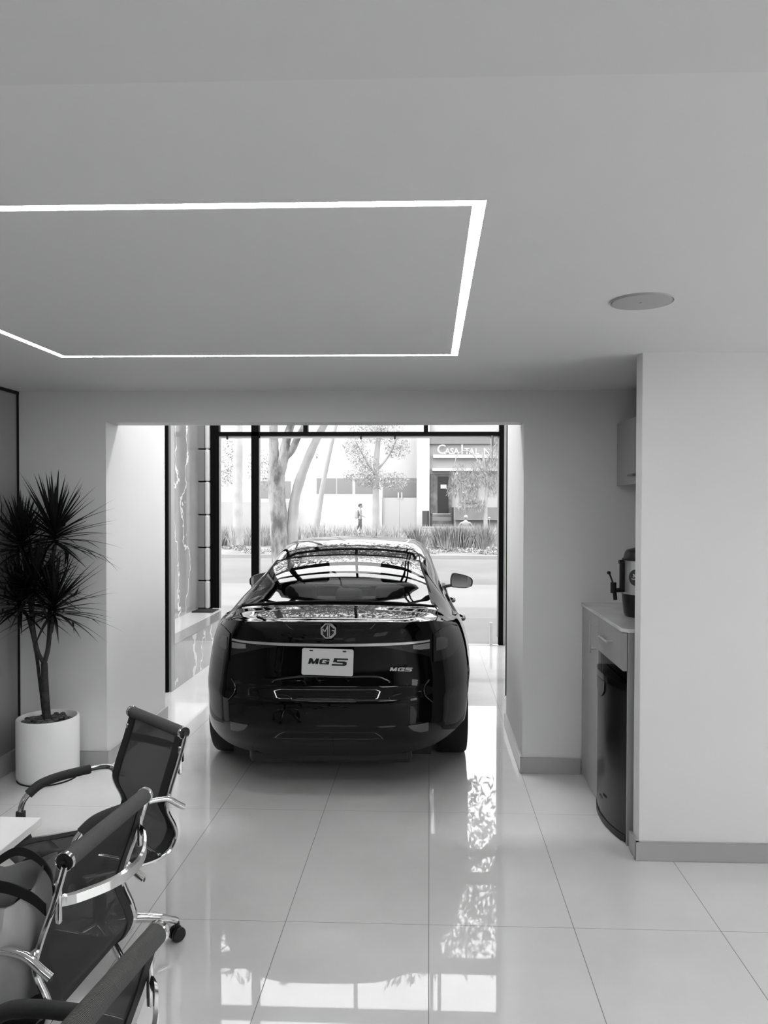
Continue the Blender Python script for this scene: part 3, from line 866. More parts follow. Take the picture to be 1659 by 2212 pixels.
# ================================================================== TABLE
tb = thing('meeting_table', 'white rectangular table cut off by the left edge, corner between two chairs', 'table', (-1.85, 1.5, 0))
MB().box(-2.45, -1.246, 0.55, 2.39, .726, .751).build('table_top', 'table', tb, bevel=.002, seg=1)
for x in (-2.35, -1.42):
    for y in (.65, 2.27):
        MB().box(x-.02, x+.02, y-.02, y+.02, 0, .726).build('leg', 'chrome', tb)
MB().box(-2.33, -1.44, 2.255, 2.285, .69, .726).box(-2.33, -1.44, .635, .665, .69, .726).build('apron', 'plastic', tb)

# ================================================================== TOTE BAG
bagx, bagy = -1.128, 1.97
bag = thing('tote_bag', 'pale canvas tote bag with long black straps slumped on a chair seat', 'bag', (bagx, bagy, .455))
def sack(th_, t):
    """section of the bag at height t in 0..1"""
    w = .104 + .008*t; d = .085 + .03*math.sin(PI*t)
    q = abs(math.cos(th_))**.75*math.copysign(1, math.cos(th_)); p = abs(math.sin(th_))**.75*math.copysign(1, math.sin(th_))
    wob = .012*math.sin(3*th_+5*t) + .008*math.sin(7*th_-3*t)
    zt = .305 + .030*math.cos(th_-.7) + .012*math.sin(3*th_)
    return (bagx + q*(w+wob)*(1-.10*t) + .02*t, bagy + p*(d+wob)*(1+.25*t) - .03*t, .462 + zt*t)
rows = [[sack(2*PI*k/40, j/14) for k in range(40)] for j in range(15)]
inner = [[(bagx+(p[0]-bagx)*.96, bagy+(p[1]-bagy)*.93, p[2]-.002) for p in r] for r in rows[::-1][:9]]
MB().grid(rows, True).grid([[(bagx, bagy, .463)]*40, rows[0]], True).build('bag_body', 'fabric_bag', bag, smooth=True)
MB().grid(inner, True).grid([inner[-1], [(bagx, bagy, sum(p[2] for p in inner[-1])/40)]*40], True).build('bag_lining', mat('bag_lining', .40, .9), bag, smooth=True)
def strap(pts, w=.016):
    P = bezier(pts, 6); rows = []
    for i, p in enumerate(P):
        rows.append([(p.x, p.y, p.z+w), (p.x+.002, p.y+.002, p.z+w), (p.x+.002, p.y+.002, p.z-w), (p.x, p.y, p.z-w)])
    return MB().grid(rows, True)
strap([(-1.20, 2.05, .765), (-1.14, 2.045, .800), (-1.06, 2.00, .806), (-.99, 1.94, .792), (-.955, 1.885, .775)], .012).build('handle', 'strap', bag, smooth=True)
strap([(-1.19, 1.86, .76), (-1.13, 1.85, .80), (-1.06, 1.85, .80), (-1.0, 1.855, .775), (-.962, 1.86, .74)], .015).build('handle', 'strap', bag, smooth=True)
MB().grid([[(-1.155+.10*u, 2.045-.012*math.sin(PI*u), .63+.055*u+.04*v*math.sin(PI*(.08+.84*u))) for v in (0, .5, 1)] for u in [k/10 for k in range(11)]]).build('mouth_shade', 'strap', bag)  # shade inside the bag mouth, laid on the lining as a black patch

# ================================================================== POTTED PLANT
px, py = -2.455, 4.795
pl = thing('potted_plant', 'tall dragon tree with spiky dark leaves in a white cylinder pot', 'plant', (px, py, 0))
R = .188
MB().lathe([(0, .004), (R-.012, .004), (R-.006, 0.012), (R, .03), (R, .385), (R-.004, .392), (R-.014, .392), (R-.018, .385), (R-.018, .34), (0, .34)], (px, py, 0), 64).build('pot', 'pot', pl, smooth=True, angle=50)
MB().lathe([(0, .0), (R-.004, .0), (R-.004, .006), (0, .006)], (px, py, 0), 48).build('pot_foot', 'gap', pl)
MB().lathe([(0, .352), (R-.02, .350)], (px, py, 0), 32).build('soil', 'soil', pl)
pb = MB(); rnd = random.Random(3)
for k in range(150):
    r = (R-.034)*math.sqrt(rnd.random()); a = rnd.random()*2*PI; s = rnd.uniform(.011, .020)
    pb.ellipsoid((px+r*math.cos(a), py+r*math.sin(a), .36+rnd.uniform(0, .012)), s, s*rnd.uniform(.6, 1), s*.6, 7, 5)
tag(pb.build('pebbles', 'pebble', pl, smooth=True), kind='stuff')
def stem(pts, r0, r1):
    P = bezier(pts, 5); n = len(P)
    return MB().tube(P, [r0+(r1-r0)*k/(n-1) for k in range(n)], 9)
f = (-2.475, 4.79, .735)
stems = [([(-2.455, 4.79, .35), (-2.468, 4.79, .55), f], .024, .021),
         ([f, (-2.445, 4.79, .86), (-2.435, 4.79, 1.10), (-2.43, 4.79, 1.36)], .015, .013),
         ([(-2.43, 4.79, 1.34), (-2.42, 4.80, 1.42), (-2.405, 4.80, 1.50)], .015, .012),
         ([f, (-2.515, 4.78, .82), (-2.545, 4.78, 1.0), (-2.575, 4.78, 1.25), (-2.60, 4.78, 1.42)], .014, .012),
         ([(-2.50, 4.84, .35), (-2.53, 4.84, .60), (-2.555, 4.84, .80), (-2.60, 4.84, 1.0), (-2.63, 4.84, 1.06)], .011, .010),
         ([(-2.53, 4.78, .84), (-2.54, 4.76, 1.0), (-2.52, 4.76, 1.18)], .010, .009),
         ([(-2.45, 4.79, .84), (-2.42, 4.77, .95), (-2.40, 4.76, 1.05)], .010, .009)]
for p, a, b in stems: stem(p, a, b).build('stem', 'stem', pl, smooth=True)
def leaf_head(c, n, L, seed, up=.35, w=.0125):
    rnd = random.Random(seed); mb = MB()
    for k in range(n):
        az = 2*PI*(k*0.381966) + rnd.uniform(-.2, .2)
        f_ = k/(n-1)
        el = math.radians(88 - 100*f_**.8 + rnd.uniform(-8, 8))       # top leaves upright, lower ones spread and droop
        Lk = L*rnd.uniform(.78, 1.12)*(1 if f_ > .15 else .85); droop = rnd.uniform(.05, .28)*(f_+.15)
        base = Vector(c) + Vector((0, 0, (1-f_)*up*.28 - .02))
        d = Vector((math.cos(az)*math.cos(el), math.sin(az)*math.cos(el), math.sin(el)))
        side = d.cross(Vector((0, 0, 1))); side = side.normalized() if side.length > .05 else Vector((math.sin(az), -math.cos(az), 0))
        rows = []; ns = 7
        for i in range(ns+1):
            t = i/ns; p = base + d*(Lk*t) - Vector((0, 0, droop*Lk*t*t*1.3))
            ww = w*(.55+1.2*t if t < .35 else 1.0*(1-t)/.65*.97+.03)
            nn = side.cross(d).normalized()*(-ww*.35)
            rows.append([p-side*ww, p+nn, p+side*ww])
        mb.grid([[tuple(q) for q in r] for r in rows])
    # clamp so that leaves do not pass through the two walls behind
    mb.v = [(max(v[0], LW+.012+.02*abs(math.sin(40*v[2]))), min(v[1], FW-.012), v[2]) for v in mb.v]
    return mb
for c, n, L, sd in (((-2.405, 4.79, 1.53), 98, .42, 1), ((-2.615, 4.78, 1.47), 86, .37, 2), ((-2.52, 4.76, 1.20), 80, .38, 3),
                    ((-2.395, 4.76, 1.07), 88, .39, 4), ((-2.64, 4.80, 1.09), 78, .37, 5)):
    leaf_head(c, n, L, sd).build('leaf_crown', 'leaf', pl)

# ================================================================== KITCHENETTE
CZ = 1.125; FX = 1.02
cab = thing('base_cabinet', 'grey laminate base cabinet with a tall door and a drawer under stone counter', 'cabinet', (1.3, 4.5, 0))
b = MB().box(FX+.003, 1.60, 4.985, 5.0, 0, CZ-.02).box(FX+.003, 1.60, 4.52, 4.54, 0, CZ-.02).box(FX+.003, 1.60, 3.945, 3.963, 0, CZ-.02)
b.box(1.58, 1.60, 3.963, 4.985, 0, CZ-.02).box(FX+.02, 1.58, 3.963, 4.985, CZ-.04, CZ-.02).box(FX+.02, 1.58, 3.963, 4.52, .90, .915)
b.build('cabinet_body', 'cab', cab, bevel=.001, seg=1)
d = MB().box(FX-.022, FX, 4.522, 4.998, .012, CZ-.022).build('door', 'cab', cab, bevel=.0015, seg=1)
def bar_handle(parent, pts, off=.035, r=.0055):
    a, c = Vector(pts[0]), Vector(pts[1]); dd = (c-a)
    m = MB().tube([a, c], r, 10)
    for t in (.14, .86):
        p = a + dd*t; m.tube([p, p+Vector((off, 0, 0))], r*.8, 8)
    return m.build('handle', 'steel', parent, smooth=True)
bar_handle(d, ((FX-.058, 4.58, .875), (FX-.058, 4.58, 1.07)), .036)
dr = MB().box(FX-.022, FX, 3.947, 4.518, .905, CZ-.022).build('drawer', 'cab', cab, bevel=.0015, seg=1)
bar_handle(dr, ((FX-.058, 4.15, 1.02), (FX-.058, 4.34, 1.02)), .036)
MB().box(FX+.003, FX+.019, 3.964, 4.98, 1.085, CZ-.021).build('shadow_gap', 'gap', cab)
ct = MB().prism([(FX-.03+.03, 3.93), (FX-.03, 3.96), (FX-.03, 5.0), (1.61, 5.0), (1.61, 3.93)], .02, Matrix.Translation((0, 0, CZ-.019)))
ct = ct.build('countertop', 'counter', None, bevel=.003); tag(ct, 'pale stone countertop with a rounded front corner on the grey cabinet', 'countertop')
wc = thing('wall_cabinet', 'grey wall cupboard half hidden behind the white wall, above the counter', 'cabinet', (1.41, 4.5, 1.89))
MB().box(1.235, 1.60, 3.96, 5.0, 1.895, 2.285).build('cabinet_body', 'cab', wc)
for y0, y1 in ((4.48, 4.998), (3.962, 4.476)):
    dd = MB().box(1.215, 1.234, y0, y1, 1.887, 2.288).build('door', 'cab', wc, bevel=.0015, seg=1)
    yy = 4.58 if y0 > 4.4 else 4.36
    MB().box(1.195, 1.215, yy-.04, yy+.09, 1.937, 1.949).build('handle', 'dark_metal', dd, bevel=.002)

# small black fridge in the open bay
fr_ = thing('mini_fridge', 'small black fridge with a bowed door under the drawer', 'fridge', (1.25, 4.22, 0))
MB().box(1.045, 1.54, 3.985, 4.475, .03, .80).build('fridge_body', 'plastic', fr_, bevel=.01)
for x in (1.08, 1.50):
    for y in (4.02, 4.44): MB().lathe([(0, 0), (.018, 0), (.016, .03), (0, .03)], (x, y, 0), 12).build('foot', 'rubber', fr_)
def bowed(off, x_back=1.04):
    out = []
    for k in range(17):
        t = k/16; y = 3.972 + .516*t
        out.append((.994 - .052*(1-(2*t-1)**2)**.85*.9 + .030*(1-t) - off, y))
    return out
def bow_prism(off, z0, z1, xb=1.042):
    poly = [(x, y) for x, y in bowed(off)] + [(xb, 4.488), (xb, 3.972)]
    return MB().prism(poly[::-1], z1-z0, Matrix.Translation((0, 0, z0)))
fd = bow_prism(0, .045, .795).build('door', 'fridge', fr_, smooth=True, angle=30)
bow_prism(.004, .012, .043).build('kick_strip', 'plastic', fr_, smooth=True, angle=30)
MB().box(1.03, 1.55, 3.972, 4.488, .80, .832).build('top', 'trim', fr_, bevel=.006)
bow_prism(.006, .797, .832).build('door_cap', 'trim', fd, smooth=True, angle=30)
# scooped handle pocket, a pale wedge under the cap
hp = MB(); P = bowed(.0035)
for k in range(7, 15):
    (x0, y0), (x1, y1) = P[k], P[k+1]
    def dz(y): q = (y-4.30)/.13; return .10*max(0, 1-q*q)**.7
    hp.add([(x0, y0, .792), (x1, y1, .792), (x1-.002, y1, .792-dz(y1)), (x0-.002, y0, .792-dz(y0))], [(0, 1, 2, 3)])
hp.build('grip_recess', mat('grip_grey_plastic', .09, .35), fd, smooth=True)
MB().box(.950, .9525, 4.19, 4.245, .150, .162).build('badge', 'ink', fd)

# coffee urn on the counter
ux, uy = 1.225, 4.40; uz = CZ+.002
urn = thing('coffee_urn', 'steel coffee urn with black lid, tap and round dark sticker on counter', 'coffee maker', (ux, uy, uz))
ur = .117
MB().lathe([(0, 0), (ur-.016, 0), (ur-.008, .02), (ur+.003, .125), (ur+.003, .13), (0, .13)], (ux, uy, uz), 40).build('base', 'plastic', urn, smooth=True, angle=35)
MB().lathe([(ur, .13), (ur, .315), (ur+.003, .32), (ur-.002, .325)], (ux, uy, uz), 48).build('tank', 'steel', urn, smooth=True)
MB().lathe([(ur+.002, .320), (ur+.004, .328), (ur-.006, .335), (ur-.012, .362), (ur-.022, .378), (.05, .392), (.03, .395), (0, .396)], (ux, uy, uz), 40).build('lid', 'plastic', urn, smooth=True, angle=50)
td = Vector((-1.0, -.16, 0)).normalized(); sd_ = Vector((.60, -.80, 0))
def up_(a, s, z): v = Vector((ux, uy, uz)) + td*a + sd_*s; return (v.x, v.y, v.z+z)
MB().tube([up_(ur+.010, 0, .15), up_(ur+.010, 0, .315)], .016, 10).tube([up_(ur+.005, 0, .312), up_(ur+.030, 0, .312)], .012, 8).build('sight_gauge', 'plastic', urn, smooth=True)
MB().tube([up_(ur-.01, 0, .150), up_(ur+.065, 0, .150)], .013, 10).tube([up_(ur+.062, 0, .135), up_(ur+.062, 0, .195)], .017, 12).tube([up_(ur+.055, 0, .14), up_(ur+.050, 0, .095)], .011, 10).build('tap', 'plastic', urn, smooth=True)
MB().tube([up_(ur+.064, 0, .19), up_(ur+.086, 0, .245)], .005, 8).ellipsoid(up_(ur+.090, 0, .25), .012, .012, .010, 10, 6).build('tap_lever', 'plastic', urn, smooth=True)
# the round sticker wraps the tank
stk = MB(); a_c = math.radians(-124); rows = []
for i in range(9):
    rr = .047*i/8
    rows.append([(ux+(ur+.0015)*math.cos(a_c+rr*math.cos(t)/ur), uy+(ur+.0015)*math.sin(a_c+rr*math.cos(t)/ur), uz+.228+rr*math.sin(t)) for t in [2*PI*k/28 for k in range(28)]])
stk_o = stk.grid(rows, True).build('sticker', mat('dark_sticker', .045, .5), urn, smooth=True)
def wrap_text(name, body, size, zc, m='white', xs=1.0, bold=0.0):
    o = text(name, body, size, m, Matrix.Identity(4), stk_o, .0003, xs, 0, bold)
    for v in o.data.vertices:
        a = a_c + v.co.x/ur; rr = ur+.0025+v.co.z
        v.co = Vector((ux+rr*math.cos(a), uy+rr*math.sin(a), uz+zc+v.co.y)) - parent_loc(stk_o)
    return o
wrap_text('sticker_text', '30%', .026, .238, bold=.0008); wrap_text('sticker_text', 'Faster Brew', .0115, .220, bold=.0003)

# ================================================================== OUTDOORS
struct('ground_forecourt', MB().box(-40, 40, 9.75, 11.9, -0.15, -0.006), 'plaza')
struct('ground_apron', MB().box(-3.1, 1.2, 9.5, 9.76, -0.15, -0.002), 'plaza')
struct('ground_sidewalk', MB().box(-40, 40, 11.9, 16.9, -0.15, -0.008), 'walk')
struct('ground_street', MB().box(-60, 60, 16.9, 25.3, -0.2, -0.02), 'street')
struct('ground_median', MB().box(-60, 60, 25.3, 33.5, -0.2, 0.08), noisy('median_soil', .11, .17, 1.0, .9))
struct('ground_far', MB().box(-60, 60, 33.5, 75, -0.2, -0.01), 'walk')
tag(MB().box(-60, 60, 25.15, 25.3, -0.1, 0.10).build('kerb', 'fac2', None), 'long pale kerb along the planted median across the street', 'kerb')

def leaves(blobs, n, size, seed, flat=0.6, hang=0.0):
    """scatter small leaf cards (bent quads) over ellipsoid blobs: (x, y, z, rx, ry, rz)"""
    rng = np.random.default_rng(seed)
    vol = np.array([b[3]*b[4]*b[5] for b in blobs])**.8; idx = rng.choice(len(blobs), n, p=vol/vol.sum())
    bl = np.array(blobs)[idx]
    d = rng.normal(size=(n, 3)); d /= np.linalg.norm(d, axis=1)[:, None]
    r = rng.random(n)**.45
    c = bl[:, :3] + d*bl[:, 3:]*r[:, None]
    a = rng.normal(size=(n, 3)); 
    if hang: a[:, 2] = -abs(a[:, 2])*hang - hang
    a /= np.linalg.norm(a, axis=1)[:, None]
    b = np.cross(a, rng.normal(size=(n, 3))); b /= np.linalg.norm(b, axis=1)[:, None]
    s = size*rng.uniform(.6, 1.3, n)[:, None]
    V = np.stack([c-a*s, c+b*s*flat*.5, c+a*s, c-b*s*flat*.5], 1).reshape(-1, 3)
    m = MB(); m.v = [tuple(v) for v in V]; m.f = [(4*i, 4*i+1, 4*i+2, 4*i+3) for i in range(n)]
    return m
def build_raw(mb, name, m, parent):
    me = bpy.data.meshes.new(name); L = parent_loc(parent) if parent else (0, 0, 0)
    me.from_pydata([(v[0]-L[0], v[1]-L[1], v[2]-L[2]) for v in mb.v], [], mb.f)
    me.materials.append(M[m]); o = bpy.data.objects.new(name, me); COL.objects.link(o)
    if parent: o.parent = parent
    return o
def limb(mb, pts, r0, r1, n=12):
    P = bezier(pts, 6); k = len(P)
    rnd = random.Random(len(pts)*7+int(r0*1000))
    return mb.tube(P, [(r0+(r1-r0)*i/(k-1))*(1+.06*rnd.uniform(-1, 1)) for i in range(k)], n)

# the near street tree with its mottled forked trunk
Yt = 20.0
t = thing('street_tree', 'thick mottled tree trunk forking high, nearest tree outside behind the car', 'tree', (-3.95, Yt, 0))
m = MB()
limb(m, [(-3.93, Yt, -.02), (-3.96, Yt, .6), (-4.02, Yt, 1.6), (-4.06, Yt, 2.3), (-4.05, Yt, 2.75)], .235, .225, 16)
limb(m, [(-4.05, Yt, 2.4), (-4.12, Yt, 2.9), (-4.13, Yt, 3.5), (-4.18, Yt, 4.6), (-4.5, Yt, 6.2)], .17, .07)
limb(m, [(-4.0, Yt, 2.5), (-3.88, Yt, 2.95), (-3.78, Yt, 3.5), (-3.55, Yt, 4.3), (-3.2, Yt, 6)], .16, .07)
limb(m, [(-3.9, Yt, 2.95), (-3.65, Yt, 3.2), (-3.35, Yt-.2, 3.7), (-2.7, Yt-.3, 4.6), (-1.2, Yt-.3, 5.6)], .11, .05)
m.build('trunk', 'bark', t, smooth=True)
m = MB()
limb(m, [(-3.70, Yt+.1, .3), (-3.66, Yt+.1, 1.0), (-3.60, Yt+.1, 1.8), (-3.42, Yt+.1, 2.5), (-3.12, Yt, 3.2), (-2.85, Yt, 3.75), (-2.3, Yt, 4.8)], .17, .08)
m.build('side_trunk', 'trunkpale', t, smooth=True)
canopy = leaves([(-4.5, Yt, 6.6, 2.6, 2.2, 1.5), (-2.2, Yt-1, 6.9, 2.6, 2.0, 1.4), (.4, Yt, 6.6, 2.2, 2.0, 1.3), (-6.8, Yt, 7.0, 2.2, 2, 1.5), (-3, Yt, 8.6, 4, 2.4, 1.3)], 9500, .13, 5)
build_raw(canopy, 'foliage', 'leafdark', t)
# nearer tree out of view, put in so its canopy shows in the reflections
t = thing('street_tree', 'leafy tree by the kerb, out of view, its canopy only mirrored in floor and car', 'tree', (2.6, 15.0, 0))
m = MB(); limb(m, [(2.6, 15, 0), (2.5, 15, 1.8), (2.2, 15, 3.6), (1.2, 15, 5.6)], .17, .07); limb(m, [(2.35, 15, 3), (1.2, 14.6, 4.8), (-.6, 14.4, 5.8), (-2.6, 14.4, 6.1)], .09, .03)
m.build('trunk', 'bark', t, smooth=True)
build_raw(leaves([(1.4, 15, 6.2, 2.2, 1.5, 1.2), (-.9, 14.6, 6.3, 2.0, 1.4, 1.0), (-3.1, 14.6, 6.4, 1.7, 1.4, .9), (3.3, 15, 6.4, 1.8, 1.4, 1.2)], 6500, .11, 15), 'foliage', 'leafdark', t)

# pale trunk seen through the left pane
t = thing('street_tree', 'pale straight trunk with grey foliage seen through the narrow left pane', 'tree', (-7.6, 30, 0))
m = MB(); limb(m, [(-7.62, 30, 0), (-7.62, 30, 1.2), (-7.64, 30, 2.4), (-7.62, 30, 3.6), (-7.6, 30, 5.4)], .22, .17)
m.build('trunk', 'trunkpale', t, smooth=True)
build_raw(leaves([(-8.2, 31, 3.6, .55, .5, .9), (-7.0, 31, 3.3, .55, .5, .8), (-6.4, 31, 2.7, .5, .5, .7), (-8.3, 31, 2.9, .4, .5, .5), (-7.6, 31, 6.2, 2.2, 1.6, 1.2)], 5500, .055, 9), 'foliage', 'leafy', t)
# thin leaning tree
t = thing('street_tree', 'thin pale tree leaning right, between the forked tree and the walking person', 'tree', (-5.4, 36, 0))
m = MB(); limb(m, [(-5.42, 36, 0), (-5.36, 36, .9), (-5.22, 36, 1.8), (-5.02, 36, 3.0), (-4.72, 36, 4.4), (-4.4, 36, 5.8)], .17, .08)
m.build('trunk', 'trunkmid', t, smooth=True)
build_raw(leaves([(-5.3, 36, 4.2, .35, .3, .3), (-4.3, 36, 6.6, 1.6, 1.2, .9)], 500, .09, 10), 'foliage', 'leafpale', t)
# round leafy tree in the middle
t = thing('street_tree', 'bushy round tree with a straight trunk, right of the walking person', 'tree', (-2.68, 38, 0))
m = MB(); limb(m, [(-2.69, 38, 0), (-2.69, 38, 1.5), (-2.70, 38, 2.9), (-2.66, 38, 4.2), (-2.5, 38, 5.6)], .19, .12)
limb(m, [(-2.69, 38, 3.2), (-3.2, 38, 4.0), (-3.7, 38, 4.9)], .06, .03); limb(m, [(-2.69, 38, 3.4), (-2.0, 38, 4.3), (-1.6, 38, 5.2)], .06, .03)
m.build('trunk', 'trunkmid', t, smooth=True)
build_raw(leaves([(-3.75, 38, 4.55, .75, .6, .75), (-3.2, 38, 3.7, .75, .7, .6), (-2.8, 38, 3.05, 1.0, .7, .55), (-1.75, 38, 2.95, .75, .6, .5), (-1.6, 38, 4.6, .7, .6, .6), (-2.6, 38, 5.6, 1.5, 1.0, .8), (-3.9, 38, 3.2, .5, .5, .3)], 7500, .06, 11), 'foliage', 'leafpale', t)
# weeping tree in front of the shop across the street
t = thing('weeping_tree', 'tree with hanging feathery branches in front of the shop across the street', 'tree', (2.75, 38, 0))
m = MB(); limb(m, [(2.8, 38, 0), (2.78, 38, 1.6), (2.85, 38, 3.0), (2.6, 38, 4.4)], .11, .06)
limb(m, [(2.8, 38, 3.4), (2.0, 38, 4.4), (1.4, 38, 4.3), (1.2, 38, 3.6)], .035, .015); limb(m, [(2.8, 38, 3.9), (3.3, 38, 4.8), (3.6, 38, 5.0)], .05, .02)
m.build('trunk', 'trunkmid', t, smooth=True)
build_raw(leaves([(1.5, 38, 3.1, .55, .5, .75), (1.1, 38, 2.5, .3, .4, .5), (2.0, 38, 2.5, .45, .5, .75), (2.5, 38, 3.3, .6, .5, .8), (3.2, 38, 3.9, .5, .5, .9), (3.5, 38, 5.0, .5, .5, .6), (3.1, 38, 2.7, .4, .4, .6), (1.7, 38, 1.7, .35, .4, .5), (2.4, 38, 1.75, .45, .4, .35)], 6000, .085, 12, .28, 1.4), 'foliage', 'leafy', t)

# planted strip on the median
rng = random.Random(21)
def blades(n, x0, x1, y0, y1, h0, h1, seed, clump=0):
    rr = random.Random(seed); mb = MB(); cs = [(rr.uniform(x0, x1), rr.uniform(y0, y1)) for _ in range(clump)] if clump else None
    for _ in range(n):
        if cs:
            cx, cy = rr.choice(cs); x, y = cx+rr.gauss(0, .12), cy+rr.gauss(0, .12); lean = (x-cx)*1.6
        else: x, y, lean = rr.uniform(x0, x1), rr.uniform(y0, y1), rr.gauss(0, .12)
        h = rr.uniform(h0, h1); w = rr.uniform(.010, .020)
        mb.add([(x-w, y, .05), (x+w, y, .05), (x+lean*.4+w*.8, y, .05+h*.6), (x+lean, y+rr.gauss(0, .05), .05+h), (x+lean*.4-w*.8, y, .05+h*.6)], [(0, 1, 2, 3, 4)])
    return mb
o = build_raw(blades(3400, -9, 4.5, 29.8, 32.5, .45, 1.0, 1, 90), 'ornamental_grass', 'grass', None)
tag(o, 'tall blade-leaved plants growing in the median across the street', 'plants', kind='stuff')
o = build_raw(blades(900, -.6, 2.2, 28.9, 29.2, .6, 1.05, 2, 14), 'iris_clump', 'grassdark', None)
tag(o, 'denser dark blade-leaved clumps in front of the slatted bench', 'plants', kind='stuff')
g = leaves([(x, rng.uniform(25.8, 29), .12, .35, .3, .12) for x in np.linspace(-9, 4.5, 46)], 7000, .055, 31)
o = build_raw(g, 'ground_cover', 'cover', None); tag(o, 'low speckled ground cover edging the median', 'plants', kind='stuff')
for i, (x, y, h) in enumerate(((2.45, 30.6, 1.25), (2.95, 30.2, 1.45), (2.88, 30.3, .9))):
    s_ = thing('flower_stalk', ['flower stalk leaning left beside the end of the bench', 'tallest pale flower stalk near the door post', 'short pale flower stalk beside the tallest one'][i], 'plant', (x, y, .05))
    MB().tube([(x, y, .05), (x-.03, y, .05+h*.6), (x-.06, y, h)], .008, 5).build('stalk', 'cover', s_)
    MB().ellipsoid((x-.06, y, h), .05, .05, .03, 8, 5).build('flower', 'fac', s_)

# slatted bench seen from behind, with a person sitting on it
bn = thing('bench', 'pale slatted bench behind the blade plants, seen from the back', 'bench', (.82, 35, 0))
for z in (.36, .47, .58, .69):
    MB().box(-.39, 2.02, 34.98, 35.02, z, z+.085).build('back_slat', 'bench', bn)
for k in range(3): MB().box(-.39, 2.02, 35.08+.14*k, 35.20+.14*k, .36, .39).build('seat_slat', 'bench', bn)
for x in (-.30, .82, 2.03):
    MB().box(x, x+.06, 35.02, 35.08, -.01, .77).box(x, x+.06, 35.08, 35.5, .30, .36).box(x, x+.06, 35.44, 35.5, -.01, .30).build('leg', 'benchd', bn)

def skin_body(name, verts, edges, m, parent, root=0, sub=1):
    me = bpy.data.meshes.new(name); L = parent_loc(parent)
    me.from_pydata([(v[0], v[1], v[2]) for v in verts], edges, [])
    o = bpy.data.objects.new(name, me); COL.objects.link(o)
    sk = o.modifiers.new('skin', 'SKIN'); sk.use_smooth_shade = True
    for i, v in enumerate(verts):
        me.skin_vertices[0].data[i].radius = (v[3], v[4] if len(v) > 4 else v[3])
        me.skin_vertices[0].data[i].use_root = (i == root)
    sb = o.modifiers.new('sub', 'SUBSURF'); sb.levels = sub; sb.render_levels = sub
    me.materials.append(M[m]); o.parent = parent
    return o
# walking person: profile to the right, backpack, arm forward
PX_, PY_ = -4.22, 46.0
ps = thing('person', 'person walking right in a light top with a pale backpack, beyond the car', 'person', (PX_, PY_, 0))
vs = [(0, 0, .95, .13, .11), (.0, 0, 1.15, .12, .10), (-.02, 0, 1.38, .15, .12), (-.01, 0, 1.50, .07), (.02, 0, 1.60, .06),          # pelvis..neck
      (.01, -.13, .90, .095), (.06, -.13, .50, .07), (.02, -.13, .10, .045), (.14, -.13, .045, .04),                                       # right leg
      (-.01, .12, .90, .095), (-.06, .12, .52, .07), (-.27, .12, .20, .045), (-.22, .12, .10, .035),                                       # left leg, trailing
      (.0, -.20, 1.42, .055), (.04, -.24, 1.16, .042), (.30, -.22, 1.02, .032),                                                            # near arm
      (.0, .20, 1.42, .055), (-.04, .24, 1.15, .042), (.06, .24, .92, .032)]
es = [(0, 1), (1, 2), (2, 3), (3, 4), (0, 5), (5, 6), (6, 7), (7, 8), (0, 9), (9, 10), (10, 11), (11, 12), (2, 13), (13, 14), (14, 15), (2, 16), (16, 17), (17, 18)]
skin_body('body', vs, es, 'cloth1', ps)
def head(parent, c, r=.105, face=(1, 0)):
    mb = MB().ellipsoid(c, r*.88, r*.80, r*1.15, 16, 12)
    fx, fy = face
    mb.ellipsoid((c[0]+fx*r*.86, c[1]+fy*r*.86, c[2]-.01), .018, .016, .028, 8, 6)      # nose
    mb.ellipsoid((c[0]+fx*r*.68, c[1]+fy*r*.68, c[2]-.085), .035, .035, .028, 8, 6)      # chin
    for s in (1, -1): mb.ellipsoid((c[0]-fy*s*r*.80, c[1]+fx*s*r*.80, c[2]), .018, .014, .03, 8, 6)
    h = mb.build('head', 'skin', parent, world=False, smooth=True)
    f = MB()
    for s in (1, -1): f.ellipsoid((c[0]+fx*r*.80-fy*s*.035, c[1]+fy*r*.80+fx*s*.035, c[2]+.012), .010, .010, .007, 6, 4)
    f.ellipsoid((c[0]+fx*r*.84, c[1]+fy*r*.84, c[2]-.055), .010 + .02*abs(fy), .010 + .02*abs(fx), .006, 8, 4)
    f.build('face_features', 'hair', h, world=False)
    return h
head(ps, (.045, 0, 1.70))
MB().ellipsoid((.015, 0, 1.755), .112, .10, .085, 14, 8).ellipsoid((-.06, 0, 1.72), .06, .08, .09, 10, 6).build('hair', 'hair', ps, world=False, smooth=True)
skin_body('trousers', [(0, 0, .93, .135, .115), (.01, -.13, .86, .105), (.06, -.13, .50, .08), (.02, -.13, .13, .058), (-.01, .12, .86, .105), (-.06, .12, .52, .08), (-.25, .12, .22, .055)], [(0, 1), (1, 2), (2, 3), (0, 4), (4, 5), (5, 6)], 'cloth2', ps)
MB().box(-.06, .20, -.17, -.09, 0, .07).box(-.33, -.20, .08, .16, .05, .19).build('shoes', 'hair', ps, world=False, bevel=.02)
bp = thing('backpack', 'pale backpack worn by the walking person', 'bag', (PX_-.21, PY_, 1.20))
MB().box(-.10, .10, -.15, .15, -.26, .22).build('pack', 'bagout', bp, world=False, bevel=.06, seg=3)
MB().tube(bezier([(.06, -.1, .2), (.18, -.12, .24), (.24, -.13, .1), (.16, -.13, -.1)], 4), .015, 6).build('strap', 'hair', bp, world=False)
hd = MB()
for k in range(5):
    hd.tube([(.30+.0, -.24+.011*k, 1.015), (.34+.004*(2-abs(k-2)), -.245+.012*k, 1.00), (.365, -.243+.011*k, .98)], [.009, .008, .006], 6)
hd.ellipsoid((.31, -.22, 1.015), .035, .035, .018, 8, 6)
hd.build('hand', 'skin', ps, world=False, smooth=True)
